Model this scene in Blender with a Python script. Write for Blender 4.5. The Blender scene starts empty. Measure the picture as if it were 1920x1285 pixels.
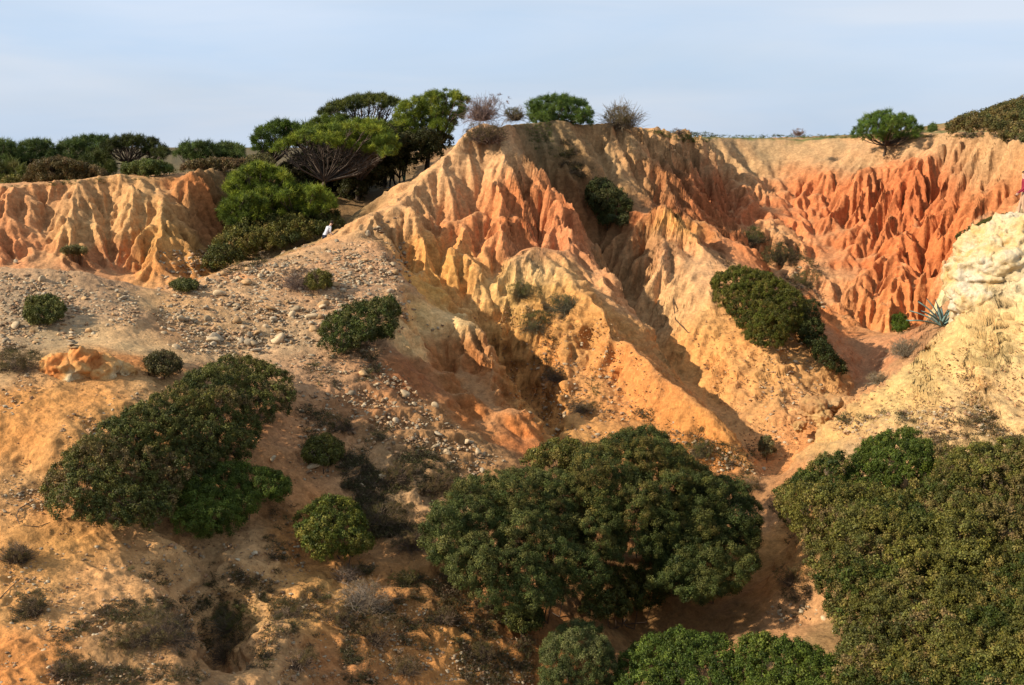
import bpy, math, random, time
import numpy as np
from math import radians as R
T0 = time.time()
RNG = np.random.default_rng(11)
random.seed(5)
S = bpy.context.scene
COL = S.collection

# ------------------------------------------------------------------ camera, sky, sun, exposure
F = 2059.0; HZ = 248.0; CX, CY = 960.0, 642.5
TH = math.atan((CY - HZ) / F)
cam_d = bpy.data.cameras.new('camera'); cam = bpy.data.objects.new('camera', cam_d); COL.objects.link(cam)
cam_d.sensor_width = 36; cam_d.lens = F / 1920 * 36; cam_d.clip_end = 9000
cam.rotation_euler = (math.pi / 2 - TH, 0, 0)
S.camera = cam
SUN_EL, SUN_AZ = R(31), R(-109)          # azimuth measured clockwise from +Y (the view direction)
w = bpy.data.worlds.new('World'); S.world = w; w.use_nodes = True
nt = w.node_tree; bg = nt.nodes['Background']
sky = nt.nodes.new('ShaderNodeTexSky'); sky.sky_type = 'NISHITA'; sky.sun_disc = False
sky.sun_elevation = SUN_EL; sky.sun_rotation = SUN_AZ
sky.air_density = 1.0; sky.dust_density = 1.5; sky.ozone_density = 1.5
# thin high cloud veil over the whole sky, evenly pale
tc = nt.nodes.new('ShaderNodeTexCoord'); mp = nt.nodes.new('ShaderNodeMapping'); mp.inputs['Scale'].default_value = (1.2, 1.2, 5)
nz = nt.nodes.new('ShaderNodeTexNoise'); nz.inputs['Scale'].default_value = 1.6; nz.inputs['Detail'].default_value = 4
cr = nt.nodes.new('ShaderNodeMapRange'); cr.inputs['From Min'].default_value = .35; cr.inputs['From Max'].default_value = .7
cr.inputs['To Min'].default_value = .78; cr.inputs['To Max'].default_value = .95
mx = nt.nodes.new('ShaderNodeMix'); mx.data_type = 'RGBA'; mx.inputs[7].default_value = (6.9, 8.5, 10.8, 1)
mp2 = nt.nodes.new('ShaderNodeMapping'); mp2.inputs['Scale'].default_value = (.9, 1.5, 7); mp2.inputs['Rotation'].default_value = (0, .12, .3); nz2 = nt.nodes.new('ShaderNodeTexNoise'); nz2.inputs['Scale'].default_value = 2.3; nz2.inputs['Detail'].default_value = 6; nz2.inputs['Distortion'].default_value = .6
mw = nt.nodes.new('ShaderNodeMix'); mw.data_type = 'RGBA'; mw.inputs[6].default_value = (7.2, 9.0, 11.5, 1); mw.inputs[7].default_value = (8.8, 9.8, 11.4, 1)
cw = nt.nodes.new('ShaderNodeMapRange'); cw.inputs['From Min'].default_value = .38; cw.inputs['From Max'].default_value = .66
nt.links.new(tc.outputs['Generated'], mp2.inputs[0]); nt.links.new(mp2.outputs[0], nz2.inputs['Vector']); nt.links.new(nz2.outputs['Fac'], cw.inputs[0]); nt.links.new(cw.outputs[0], mw.inputs[0]); nt.links.new(mw.outputs[2], mx.inputs[7])
nt.links.new(tc.outputs['Generated'], mp.inputs[0]); nt.links.new(mp.outputs[0], nz.inputs['Vector'])
nt.links.new(nz.outputs['Fac'], cr.inputs[0]); nt.links.new(cr.outputs[0], mx.inputs[0])
nt.links.new(sky.outputs[0], mx.inputs[6]); nt.links.new(mx.outputs[2], bg.inputs[0])
bg.inputs[1].default_value = 0.053
sun_d = bpy.data.lights.new('sun', 'SUN'); sun = bpy.data.objects.new('sun', sun_d); COL.objects.link(sun)
sun_d.energy = 5.0; sun_d.angle = R(0.6); sun_d.color = (1, .89, .74)
sx, sy, sz = math.sin(SUN_AZ) * math.cos(SUN_EL), math.cos(SUN_AZ) * math.cos(SUN_EL), math.sin(SUN_EL)
import mathutils
sun.rotation_euler = mathutils.Vector((sx, sy, sz)).to_track_quat('Z', 'Y').to_euler()
S.view_settings.view_transform = 'Standard'; S.view_settings.look = 'None'
S.view_settings.exposure = 0.68; S.view_settings.gamma = 1

# ------------------------------------------------------------------ helpers
def P(px, py, Y):
    a = (px - CX) / F; b = (CY - py) / F
    dy = math.cos(TH) + b * math.sin(TH); dz = -math.sin(TH) + b * math.cos(TH)
    return np.array([a / dy * Y, Y, dz / dy * Y])
def lin(c):
    c = np.array(c, float) / 255
    return np.where(c < .04045, c / 12.92, ((c + .055) / 1.055) ** 2.4)
_tab = np.random.default_rng(3).random((512, 512))
def vn(x, y, seed=0):
    x = x + seed * 17.31; y = y + seed * 9.77
    xi = np.floor(x).astype(int); yi = np.floor(y).astype(int); fx = x - xi; fy = y - yi
    fx = fx * fx * fx * (fx * (fx * 6 - 15) + 10); fy = fy * fy * fy * (fy * (fy * 6 - 15) + 10)
    a = _tab[xi & 511, yi & 511]; b = _tab[(xi + 1) & 511, yi & 511]; c = _tab[xi & 511, (yi + 1) & 511]; d = _tab[(xi + 1) & 511, (yi + 1) & 511]
    return (a * (1 - fx) + b * fx) * (1 - fy) + (c * (1 - fx) + d * fx) * fy
def fbm(x, y, o=4, seed=0):
    s = 0; a = .5; t = 0
    for i in range(o):
        s = s + a * (vn(x * 2 ** i, y * 2 ** i, seed + i) - .5) * 2; t += a; a *= .5
    return s / t
_t3 = np.random.default_rng(8).random((64, 64, 64)).astype(np.float32)
_rot = np.array([[.36, .48, -.8], [-.8, .6, 0], [.48, .64, .6]])
def v3(p, seed=0):
    p = p @ _rot.T + seed * 7.37; f = np.floor(p); q = p - f; f = f.astype(np.int32) & 63; g = (f + 1) & 63; q = (q * q * (3 - 2 * q)).astype(np.float32)
    x0, y0, z0 = f.T; x1, y1, z1 = g.T; a, b, c = q.T
    def l_(y, z): return _t3[x0, y, z] * (1 - a) + _t3[x1, y, z] * a
    return ((l_(y0, z0) * (1 - b) + l_(y1, z0) * b) * (1 - c) + (l_(y0, z1) * (1 - b) + l_(y1, z1) * b) * c - .5) * 1.7
def blur(h, r):
    for ax in (0, 1):
        for _ in range(2):
            pad = [(0, 0), (0, 0)]; pad[ax] = (r + 1, r)
            c = np.cumsum(np.pad(h, pad, mode='edge'), axis=ax)
            n = h.shape[ax]
            h = (np.take(c, np.arange(2 * r + 1, 2 * r + 1 + n), axis=ax) - np.take(c, np.arange(0, n), axis=ax)) / (2 * r + 1)
    return h
def link(name, me, mat=None, parent=None, label=None, cat=None, group=None, kind=None, loc=None):
    o = bpy.data.objects.new(name, me); COL.objects.link(o)
    if mat is not None and me is not None and not me.materials: me.materials.append(mat)
    if parent is not None: o.parent = parent
    if loc is not None: o.location = [float(v) for v in loc]
    for k, v in (('label', label), ('category', cat), ('group', group), ('kind', kind)):
        if v: o[k] = v
    return o
def np_mesh(name, V, Fc, n=3, cols=None, smooth=False):
    me = bpy.data.meshes.new(name)
    V = np.asarray(V, np.float32); Fc = np.asarray(Fc, np.int32).reshape(-1, n)
    me.vertices.add(len(V)); me.vertices.foreach_set('co', V.ravel())
    me.loops.add(Fc.size); me.loops.foreach_set('vertex_index', Fc.ravel())
    me.polygons.add(len(Fc)); me.polygons.foreach_set('loop_start', np.arange(0, Fc.size, n, dtype=np.int32))
    me.polygons.foreach_set('loop_total', np.full(len(Fc), n, np.int32))
    if smooth: me.polygons.foreach_set('use_smooth', np.ones(len(Fc), bool))
    me.update(calc_edges=True)
    if cols is not None:
        at = me.color_attributes.new('tint', 'FLOAT_COLOR', 'POINT')
        c4 = np.ones((len(V), 4), np.float32); c4[:, :3] = cols; at.data.foreach_set('color', c4.ravel())
    return me

# ------------------------------------------------------------------ terrain: ridge and gully lines, relaxed into a height field
DX = 0.085; X0, X1, Y0, Y1 = -50, 50, 12, 100
NX = int((X1 - X0) / DX) + 1; NY = int((Y1 - Y0) / DX) + 1
LINES = [
 # left cliff rim, its spur and the foot
 [(-260,372,49),(-150,368,50),(0,356,51),(100,349,52),(200,338,53),(300,329,54),(365,322,54.5),(400,321,57),(440,318,61),(480,318,64)],
 [(365,323,54.4),(345,345,53.2),(318,385,51.5),(335,430,50),(365,480,48.5),(385,515,47.5)],
 [(240,400,51),(225,440,50),(215,480,48.5),(230,520,47.5)],
 [(318,385,51.5),(290,430,50),(268,480,48.6),(262,520,47.6)],
 [(130,380,51),(105,420,50),(80,470,48)],
 [(290,470,48.5),(280,520,47)],
 [(-260,505,46),(-100,500,46),(0,497,46),(60,497,46),(150,515,46),(230,545,45.8),(300,552,45),(330,550,44)],
 [(440,330,60),(425,400,55),(405,470,51),(372,528,47.5),(330,556,44.5)],
 # scree mound on the left, sandy saddle and path
 [(-260,500,36),(-100,496,36),(0,497,36.5),(100,499,37),(150,505,37.3),(200,520,37.6),(270,538,38.2),(320,551,38.6)],
 [(-260,500,39),(0,540,40),(150,560,41),(260,590,42)],
 [(-260,660,30),(0,655,31),(120,640,32.3),(200,620,33.3),(260,600,34.5),(285,570,36.5)],
 [(300,575,37),(310,610,35.5),(250,630,33.7),(180,650,31.5)],
 # crest from the cone down to the left over the stony slope
 [(903,229,57),(880,240,56.7),(855,262,56),(820,305,55),(790,345,53.8),(765,368,52.6),(735,390,51.2),(700,415,49.3),(660,442,47.4),(600,463,45.4),(530,482,44),(450,496,42.6),(400,512,41.5),(345,538,40),(320,552,39)],
 [(690,445,46.5),(720,470,45.5),(750,520,43.2),(758,560,40.5)],
 # hollow behind that crest, path to the pines
 [(370,530,46.5),(450,505,49),(520,480,51),(600,450,53),(660,410,56),(700,388,60),(740,355,65),(775,330,68)],
 # foot of the stony slope, slope down to the front
 [(290,655,33.2),(380,665,34),(450,660,35),(520,650,35.8),(590,640,36.3)],
 [(560,690,34),(600,740,32.5),(620,800,31),(600,880,28.8),(560,960,26.8),(500,1030,25)],
 [(745,578,38.8),(738,640,36.8),(742,700,35.2),(795,750,34.2),(850,790,33.6),(905,838,32.8),(960,868,32),(1010,900,31)],
 # sheer cut right of it
 [(762,600,38.6),(775,650,37.6),(800,700,36.9),(850,750,36),(905,800,35),(970,853,33.6),(1020,885,32.6)],
 # lit bench and the red wall under it
 [(760,560,42.5),(770,600,42),(800,636,40.9),(850,620,41.6),(900,600,42.8)],
 [(800,660,40.5),(850,690,40),(895,730,38.6),(930,790,36.6)],
 [(895,605,43),(912,655,40.7),(938,730,38),(966,782,36.2),(1000,830,34.6),(1030,860,33.8)],
 [(925,650,46.2),(955,712,45.2),(990,780,43),(1025,830,39.5),(1060,860,36)],
 # left base channel of the cone
 [(720,460,46.5),(770,520,46),(800,560,45),(830,590,44.3)],
 [(1000,445,51.5),(940,490,50),(885,555,47.3),(850,592,45.2)],
 [(812,398,51.75),(780,430,50.25),(752,462,48.85)],
 [(835,402,52.95),(800,447,51.05),(768,482,49.25),(772,530,47.05)],
 [(861,393,52.15),(815,434,50.05),(785,482,48.15),(792,517,46.95),(822,553,45.65)],
 [(880,402,53.15),(845,442,51.35),(820,484,49.55),(826,522,48.05),(850,560,46.65)],
 [(902,386,52.45),(876,424,50.65),(849,472,48.75),(862,500,47.75),(868,530,46.95)],
 [(928,400,53.35),(892,450,51.05),(868,488,49.45)],
 [(957,405,52.45),(913,455,50.15),(881,493,48.75)],
 # pale knoll and ridges from it
 [(1008,452,50),(960,482,49),(930,520,48),(892,562,46.6),(870,595,45)],
 [(1008,452,50),(1060,500,48.3),(1100,545,46.3),(1140,600,44.1),(1200,660,41.8),(1260,712,39.8),(1320,762,38.2),(1370,812,37),(1400,852,36.2),(1430,890,35.8)],
 [(960,535,48),(975,580,46.8),(1000,640,44.8)],
 [(1060,560,46.8),(1045,610,45.5),(1030,680,43.3),(1050,760,40.6),(1070,830,37)],
 [(890,592,46),(950,620,46.2),(990,670,45.2),(1015,730,43.6),(1045,800,41)],
 [(1150,640,44.2),(1160,700,42.2),(1200,780,39.5),(1260,840,37.3)],
 [(1120,620,45),(1110,700,42.8),(1100,800,38.8)],
 [(1000,860,33.5),(1100,845,36),(1200,850,36.5),(1300,870,36.5),(1400,893,36)],
 # right flank of the cone: sharp shaded ridge
 [(903,229,57),(940,245,56.8),(960,262,56.5),(985,295,55.8),(1010,330,55),(1030,345,54.4),(1043,342,54),(1058,385,53.2),(1078,430,52.2),(1110,480,51),(1150,530,49.8),(1190,575,48.6),(1235,610,47)],
 [(1043,343,54),(1015,400,52.8),(1005,440,51.7)],
 [(930,300,55.6),(935,380,53.4),(930,450,51)],
 [(1090,470,51.2),(1095,520,49.5),(1130,570,47)],
 # dark ravine behind it
 [(985,256,61),(1003,320,60.8),(1030,390,60.4),(1068,450,58.8),(1110,500,57),(1150,548,54.5),(1187,602,51.5),(1217,655,49),(1262,708,46.8),(1322,760,44.2),(1376,810,41),(1412,856,38.8),(1437,894,36.8)],
 # cone top to plateau rim
 [(903,229,57),(940,232,59),(985,224,61.5),(1050,226,64),(1130,236,66),(1200,241,67.5),(1280,255,71.5),(1320,258,75),(1400,258,79),(1500,262,79),(1600,256,76.5),(1700,250,72.5),(1800,250,67.5),(1860,262,62.5),(1920,268,58.5),(2050,275,54),(2200,280,50)],
 # tan rounded ribs right of the ravine
 [(1050,228,64),(1070,265,62.8),(1100,310,61.3),(1110,350,60.2)],
 [(1130,237,66.4),(1165,272,65),(1190,315,63.3),(1208,350,61.5),(1214,385,60)],
 [(1110,262,65.5),(1135,310,63.6),(1150,360,61),(1155,400,59)],
 [(1200,242,67.5),(1222,285,65.2),(1236,330,63.2),(1252,372,61.5),(1295,405,60.2),(1345,430,59.2),(1400,452,58.2),(1435,475,57.4),(1442,510,56)],
 [(1330,270,75),(1345,330,73),(1362,390,70),(1385,440,67),(1428,505,62),(1460,545,58.4)],
 [(1215,300,66.6),(1230,360,63),(1260,400,61),(1310,450,58.6),(1370,490,56)],
 # spires and the ridge down to the round bush
 [(1178,425,57.6),(1186,378,58),(1200,410,57.6),(1215,400,57.4),(1238,372,57.2),(1262,410,56.4),(1300,440,55.2),(1340,490,53),(1375,502,51.6),(1440,520,50.6),(1500,570,49),(1535,650,46.6),(1575,705,44.4),(1588,740,43)],
 [(1240,380,57),(1235,440,55),(1250,500,52.8),(1275,560,50)],
 [(1330,560,49.8),(1360,650,46.4),(1400,750,43),(1440,830,40),(1450,880,38)],
 [(1450,640,46),(1470,720,43.4),(1455,800,41)],
 [(1500,600,48),(1490,650,46.6),(1520,720,44),(1545,750,43)],
 # amphitheatre: right wall, foot, floor
 [(1400,335,74.5),(1450,335,74.6),(1540,302,74.5),(1620,312,72),(1740,292,67.3),(1830,322,62.6),(1920,345,58),(2050,360,53.5)],
 [(1400,300,76),(1430,380,69.5),(1455,430,65)],
 [(1400,445,65.5),(1460,445,64),(1500,480,62),(1540,530,59.4),(1570,575,58)],
 [(1480,340,73.5),(1500,400,69),(1530,470,63.5),(1560,520,60.4)],
 [(1560,320,72.5),(1575,380,69),(1545,450,64.5)],
 [(1700,300,67.6),(1705,380,64.6),(1690,440,62),(1650,510,59.4),(1612,560,57.6),(1585,600,56.6)],
 [(1640,320,69),(1650,400,65.8),(1620,460,63),(1590,520,60.6)],
 [(1790,320,64.6),(1785,400,61.4),(1765,480,58.6),(1750,560,56)],
 [(1700,440,61.6),(1725,500,59),(1735,570,56.4),(1738,610,55)],
 [(1740,380,64),(1745,450,61),(1755,520,58)],
 [(1860,330,61),(1850,400,57.6),(1830,470,54.6)],
 [(1442,520,57),(1500,540,57),(1560,600,56),(1640,630,55.2),(1720,625,54.4),(1780,600,51)],
 [(1560,610,55.5),(1620,670,51),(1625,705,48),(1600,742,44.6),(1570,770,42.6),(1540,800,40.6),(1500,855,38.2),(1465,892,36.7),(1432,902,35.8)],
 [(1800,540,48),(1780,600,46),(1720,660,43.5),(1650,730,41)],
 # right foreground outcrop crest and slope
 [(2200,430,37),(2050,440,37.5),(1920,470,37.8),(1850,500,38),(1810,560,38),(1795,605,38),(1740,655,37.3),(1690,695,36.9),(1640,735,36.6),(1590,760,36.5),(1545,795,36.5),(1522,828,36),(1500,870,35.4)],
 [(2200,700,31.5),(2050,690,32.5),(1920,690,33.2),(1850,700,33.6),(1750,740,34),(1650,790,34)],
 [(2200,830,28.5),(1920,830,30.2),(1800,825,31.2),(1700,820,32.3),(1600,835,33.4),(1530,880,33.8)],
 [(2200,1120,22.6),(1920,1110,24),(1750,1080,25.5),(1600,1070,27),(1540,1060,28)],
 [(2200,1450,16.5),(1920,1420,18),(1700,1400,19.5),(1450,1380,21),(1300,1380,22)],
 # lower gully
 [(1432,902,35.6),(1425,960,33.4),(1455,1030,31),(1420,1090,29.6),(1340,1135,28.4),(1290,1180,27.3),(1230,1240,25.8),(1180,1330,23.8),(1150,1500,21)],
 [(1195,1215,27),(1225,1160,28),(1270,1128,28.4),(1320,1140,28.1),(1352,1185,27.2)],
 [(1230,1220,26.9),(1275,1160,27.8),(1315,1195,27.1)],
 [(1500,990,29.8),(1500,1080,28),(1450,1140,27.3),(1550,1180,25.8)],
 # middle front slope
 [(1010,905,30.6),(1000,1000,29),(1000,1100,26.8),(1040,1230,24.4)],
 [(800,930,28.8),(800,1000,27.3),(820,1080,25.6),(830,1180,23.8),(850,1300,21.8),(850,1450,19.5)],
 [(700,900,29.2),(700,1050,26.2),(640,1120,23.8),(620,1200,22),(640,1330,20),(640,1500,17)],
 # left front
 [(-260,760,26),(0,745,26.8),(60,700,28.4),(110,672,29.8),(180,665,30.6),(250,675,30.8),(300,680,31.4)],
 [(-260,1000,22),(0,985,22.6),(150,985,23),(300,1005,23.5),(400,1010,24),(470,1040,24)],
 [(0,860,25),(70,900,24.7),(100,930,24.1)],
 [(100,820,25.2),(200,760,27.5),(280,720,29.3)],
 [(-260,1290,17.2),(0,1290,17.4),(150,1290,17.6),(300,1300,18)],
 [(300,1075,22.3),(318,1120,21),(328,1180,19.9),(325,1285,17.9)],
 [(385,1095,24.4),(405,1180,23.5),(405,1290,21.6),(405,1380,20.5)],
 [(500,1130,21.9),(510,1180,21.2),(500,1250,19.8),(500,1350,18.2)],
 [(-260,1600,12.5),(0,1600,13),(500,1600,14),(900,1600,16),(1200,1650,18),(1900,1650,15),(2200,1600,14)],
]
# plateau, hollow with the pines, scrub hill at the right (world metres)
WPTS = [(-50,62,-2.3),(-35,62,-2.3),(-22,62,-2.4),(-50,72,-2.6),(-30,72,-2.8),(-18,70,-2.7),(-10,66,-2.2),(-6,72,-1.0),(-4,64,-1.2),(-50,100,-3.5),(-25,98,-3.2),(-8,95,-2.2),
 (2,72,.6),(5,80,.3),(10,80,-.2),(15,90,-.5),(20,85,-.55),(28,80,-.4),(0,98,-.6),(12,98,-.7),(22,98,-.6),(27,80,-.45),(30,80,-.2),(33,80,.9),(37,79,2.0),(44,80,3.9),(50,82,5.4),(30,92,-.6),(36,92,.3),(44,96,2.2),(50,98,3.2),(32,98,-.6),(50,66,3.6),(44,68,2.4),(31,73,-.15),(37,67,.4)]
def densify(L):
    pts = [P(*q) for q in L]; out = []
    for a, b in zip(pts, pts[1:]):
        n = max(2, int(np.linalg.norm(b - a) / .06))
        out += [a + (b - a) * t for t in np.linspace(0, 1, n)]
    return out
C = np.array([p for L in LINES for p in densify(L)] + [np.array(p, float) for p in WPTS])
def relax():
    h = None
    for s, it in ((48, 500), (24, 300), (12, 200), (6, 120), (3, 70), (1, 40)):
        nx, ny = (NX - 1) // s + 2, (NY - 1) // s + 2
        d = DX * s
        ix = np.clip(((C[:, 0] - X0) / d + .5).astype(int), 0, nx - 1); iy = np.clip(((C[:, 1] - Y0) / d + .5).astype(int), 0, ny - 1)
        ok = (C[:, 0] > X0) & (C[:, 0] < X1) & (C[:, 1] > Y0 - 1) & (C[:, 1] < Y1 + 1)
        cz = np.zeros((nx, ny)); cn = np.zeros((nx, ny))
        np.add.at(cz, (ix[ok], iy[ok]), C[ok, 2]); np.add.at(cn, (ix[ok], iy[ok]), 1)
        m = cn > 0; zc = cz[m] / cn[m]
        if h is None: h = np.full((nx, ny), -5.0)
        else:
            xx = np.clip(np.arange(nx) * d / pd, 0, h.shape[0] - 1.001); yy = np.clip(np.arange(ny) * d / pd, 0, h.shape[1] - 1.001)
            i, j = xx.astype(int), yy.astype(int); fx = (xx - i)[:, None]; fy = (yy - j)[None]
            h = (h[i][:, j] * (1 - fx) + h[i + 1][:, j] * fx) * (1 - fy) + (h[i][:, j + 1] * (1 - fx) + h[i + 1][:, j + 1] * fx) * fy
        h[m] = zc; pd = d
        for _ in range(it):
            g = np.pad(h, 1, mode='edge')
            h = (g[2:, 1:-1] + g[:-2, 1:-1] + g[1:-1, 2:] + g[1:-1, :-2]) * .25
            h[m] = zc
    return h[:NX, :NY]
H = relax()
H = blur(H, 2)
GX, GY = np.meshgrid(X0 + np.arange(NX) * DX, Y0 + np.arange(NY) * DX, indexing='ij')
print('relaxed', H.shape, time.time() - T0)
def samp(A, x, y):
    u = np.clip((x - X0) / DX, 0, A.shape[0] - 1.001); v = np.clip((y - Y0) / DX, 0, A.shape[1] - 1.001)
    i = u.astype(int); j = v.astype(int); fx = u - i; fy = v - j
    return (A[i, j] * (1 - fx) + A[i + 1, j] * fx) * (1 - fy) + (A[i, j + 1] * (1 - fx) + A[i + 1, j + 1] * fx) * fy
YS = np.arange(14.2, 99, .06)
def hit(px, py, y0=14.2):
    """the point of the ground seen at this place of the photograph"""
    d = P(px, py, 1.0)
    ys = YS[YS >= y0]
    z = samp(H, d[0] * ys, ys); k = np.argmax(z > d[2] * ys)
    Y = ys[k] if z[k] > d[2] * ys[k] else 90.0
    return np.array([d[0] * Y, Y, d[2] * Y])
def field(patches, base, base_w=.02):
    n = np.full(H.shape, base * base_w); wt = np.full(H.shape, base_w)
    for px, py, r, v in patches:
        c = hit(px, py); rr = r / F * c[1]
        # a patch drawn on a slope seen at a low angle is longer in depth than it is wide
        ww = np.exp(-((GX - c[0]) ** 2 + ((GY - c[1]) * .8) ** 2) / (2 * rr * rr)); n += ww * v; wt += ww
    return n / wt
# how deeply each place is gullied
ERO = field([
 (900,400,90,1.2),(820,430,60,1.1),(980,400,70,1.25),(900,500,50,1.1),(850,340,40,.7),(1040,430,40,1.4),(1080,470,40,.8),(850,300,60,.35),(900,250,40,.15),(1000,500,40,.6),
 (1060,600,60,.5),(1060,720,80,.5),(1200,720,60,.35),(1300,800,60,.35),(1130,300,60,.5),(1250,330,60,1.2),(1350,380,60,1.3),(1230,450,50,.9),(1290,500,50,.8),
 (1500,380,70,1.5),(1600,400,80,1.6),(1700,400,80,1.6),(1800,380,60,1.4),(1600,500,80,1.4),(1700,520,70,1.4),(1500,280,60,.25),(1700,265,60,.2),(1880,290,60,.2),(1600,650,60,.12),
 (50,420,60,1.1),(150,400,60,.9),(250,420,60,1.0),(330,470,60,.9),(400,380,40,.9),(400,600,120,.06),(120,560,100,.06),(200,640,100,.03),(650,540,100,.06),(850,690,50,1.1),(900,760,45,1.1),(960,790,35,1.0),
 (1400,700,80,.4),(1350,600,60,.3),(1500,700,50,.5),(1800,700,120,.03),(1900,780,80,.03),(1680,770,60,.04),(845,290,30,.15),(810,335,25,.25),(960,250,30,.2),(1650,1000,300,.08),(100,850,150,.12),(400,900,200,.08),(300,1150,200,.12),(700,1100,120,.3),(700,830,80,.25),(1000,1000,200,.15),(1400,1050,100,.1),(1450,850,60,.2),(700,350,100,.1)], .12)
RUF = field([(1800,720,90,2.4),(1900,780,80,2.2),(1650,780,50,2.),(1040,680,60,2.),(1080,780,60,2.2),(1200,760,50,1.2),(1300,560,50,1.2),(1480,700,50,2.),(1450,780,40,1.8),(100,800,60,1.0),(560,900,60,1.7),(620,1080,80,2.),(800,1200,90,1.5),(650,1200,80,1.5),(760,830,60,2.4),(900,300,80,.5),(1650,420,120,.6),(300,1060,80,1.2),(100,1200,90,1.5),(230,630,50,.4),(290,570,30,.3),(980,580,40,1.6),(150,430,120,1.)],1.0)
ERO *= np.clip((78 - GY) / 6, 0, 1)
H += fbm(GX / 3.5, GY / 3.5, 4, 2) * (.10 + .26 * np.clip(ERO, 0, 1)) * np.clip(ERO * 2 + .35, 0, 1)
def gullies(H, lam, k, seed, rs, cs=1.35):
    g0 = blur(H, rs)
    gx, gy = np.gradient(g0, DX); sl = np.sqrt(gx * gx + gy * gy) + 1e-5
    tx, ty = -gy / sl, gx / sl
    cell = lam * cs; u = GX / cell; v = GY / cell
    iu = np.floor(u).astype(np.int32); iv = np.floor(v).astype(np.int32)
    c = np.zeros(H.shape); s = np.zeros(H.shape)
    T = np.random.default_rng(seed).random((256, 256, 2))
    for du in (-1, 0, 1):
        for dv in (-1, 0, 1):
            a, b = iu + du, iv + dv
            J = T[a & 255, b & 255]
            rx = u - a - J[..., 0]; ry = v - b - J[..., 1]
            ww = np.maximum(0, 1 - (rx * rx + ry * ry) / 1.9) ** 3
            ph = (rx * tx + ry * ty) * (2 * np.pi * cs)
            c += ww * np.cos(ph); s += ww * np.sin(ph)
    m = np.sqrt(c * c + s * s) + 1e-4
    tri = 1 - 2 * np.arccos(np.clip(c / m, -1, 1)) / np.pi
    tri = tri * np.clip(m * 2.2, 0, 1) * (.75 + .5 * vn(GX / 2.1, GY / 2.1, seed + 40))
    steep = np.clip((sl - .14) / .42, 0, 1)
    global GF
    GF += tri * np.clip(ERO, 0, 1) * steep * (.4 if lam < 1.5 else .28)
    return H + k * lam * np.clip(sl, 0, 2.3) * steep * np.clip(ERO, 0, 2) * tri - .25 * k * lam * np.clip(sl, 0, 2.3) * steep * np.clip(ERO, 0, 2)
GF = np.zeros(H.shape)
H = gullies(H, 3.6, .15, 1, 6)
H = gullies(H, 1.9, .22, 2, 4)
H = gullies(H, .95, .29, 3, 3)
H = gullies(H, .5, .22, 4, 2)
H += fbm(GX / .8, GY / .8, 3, 7) * .05
print('eroded', time.time() - T0)

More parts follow.
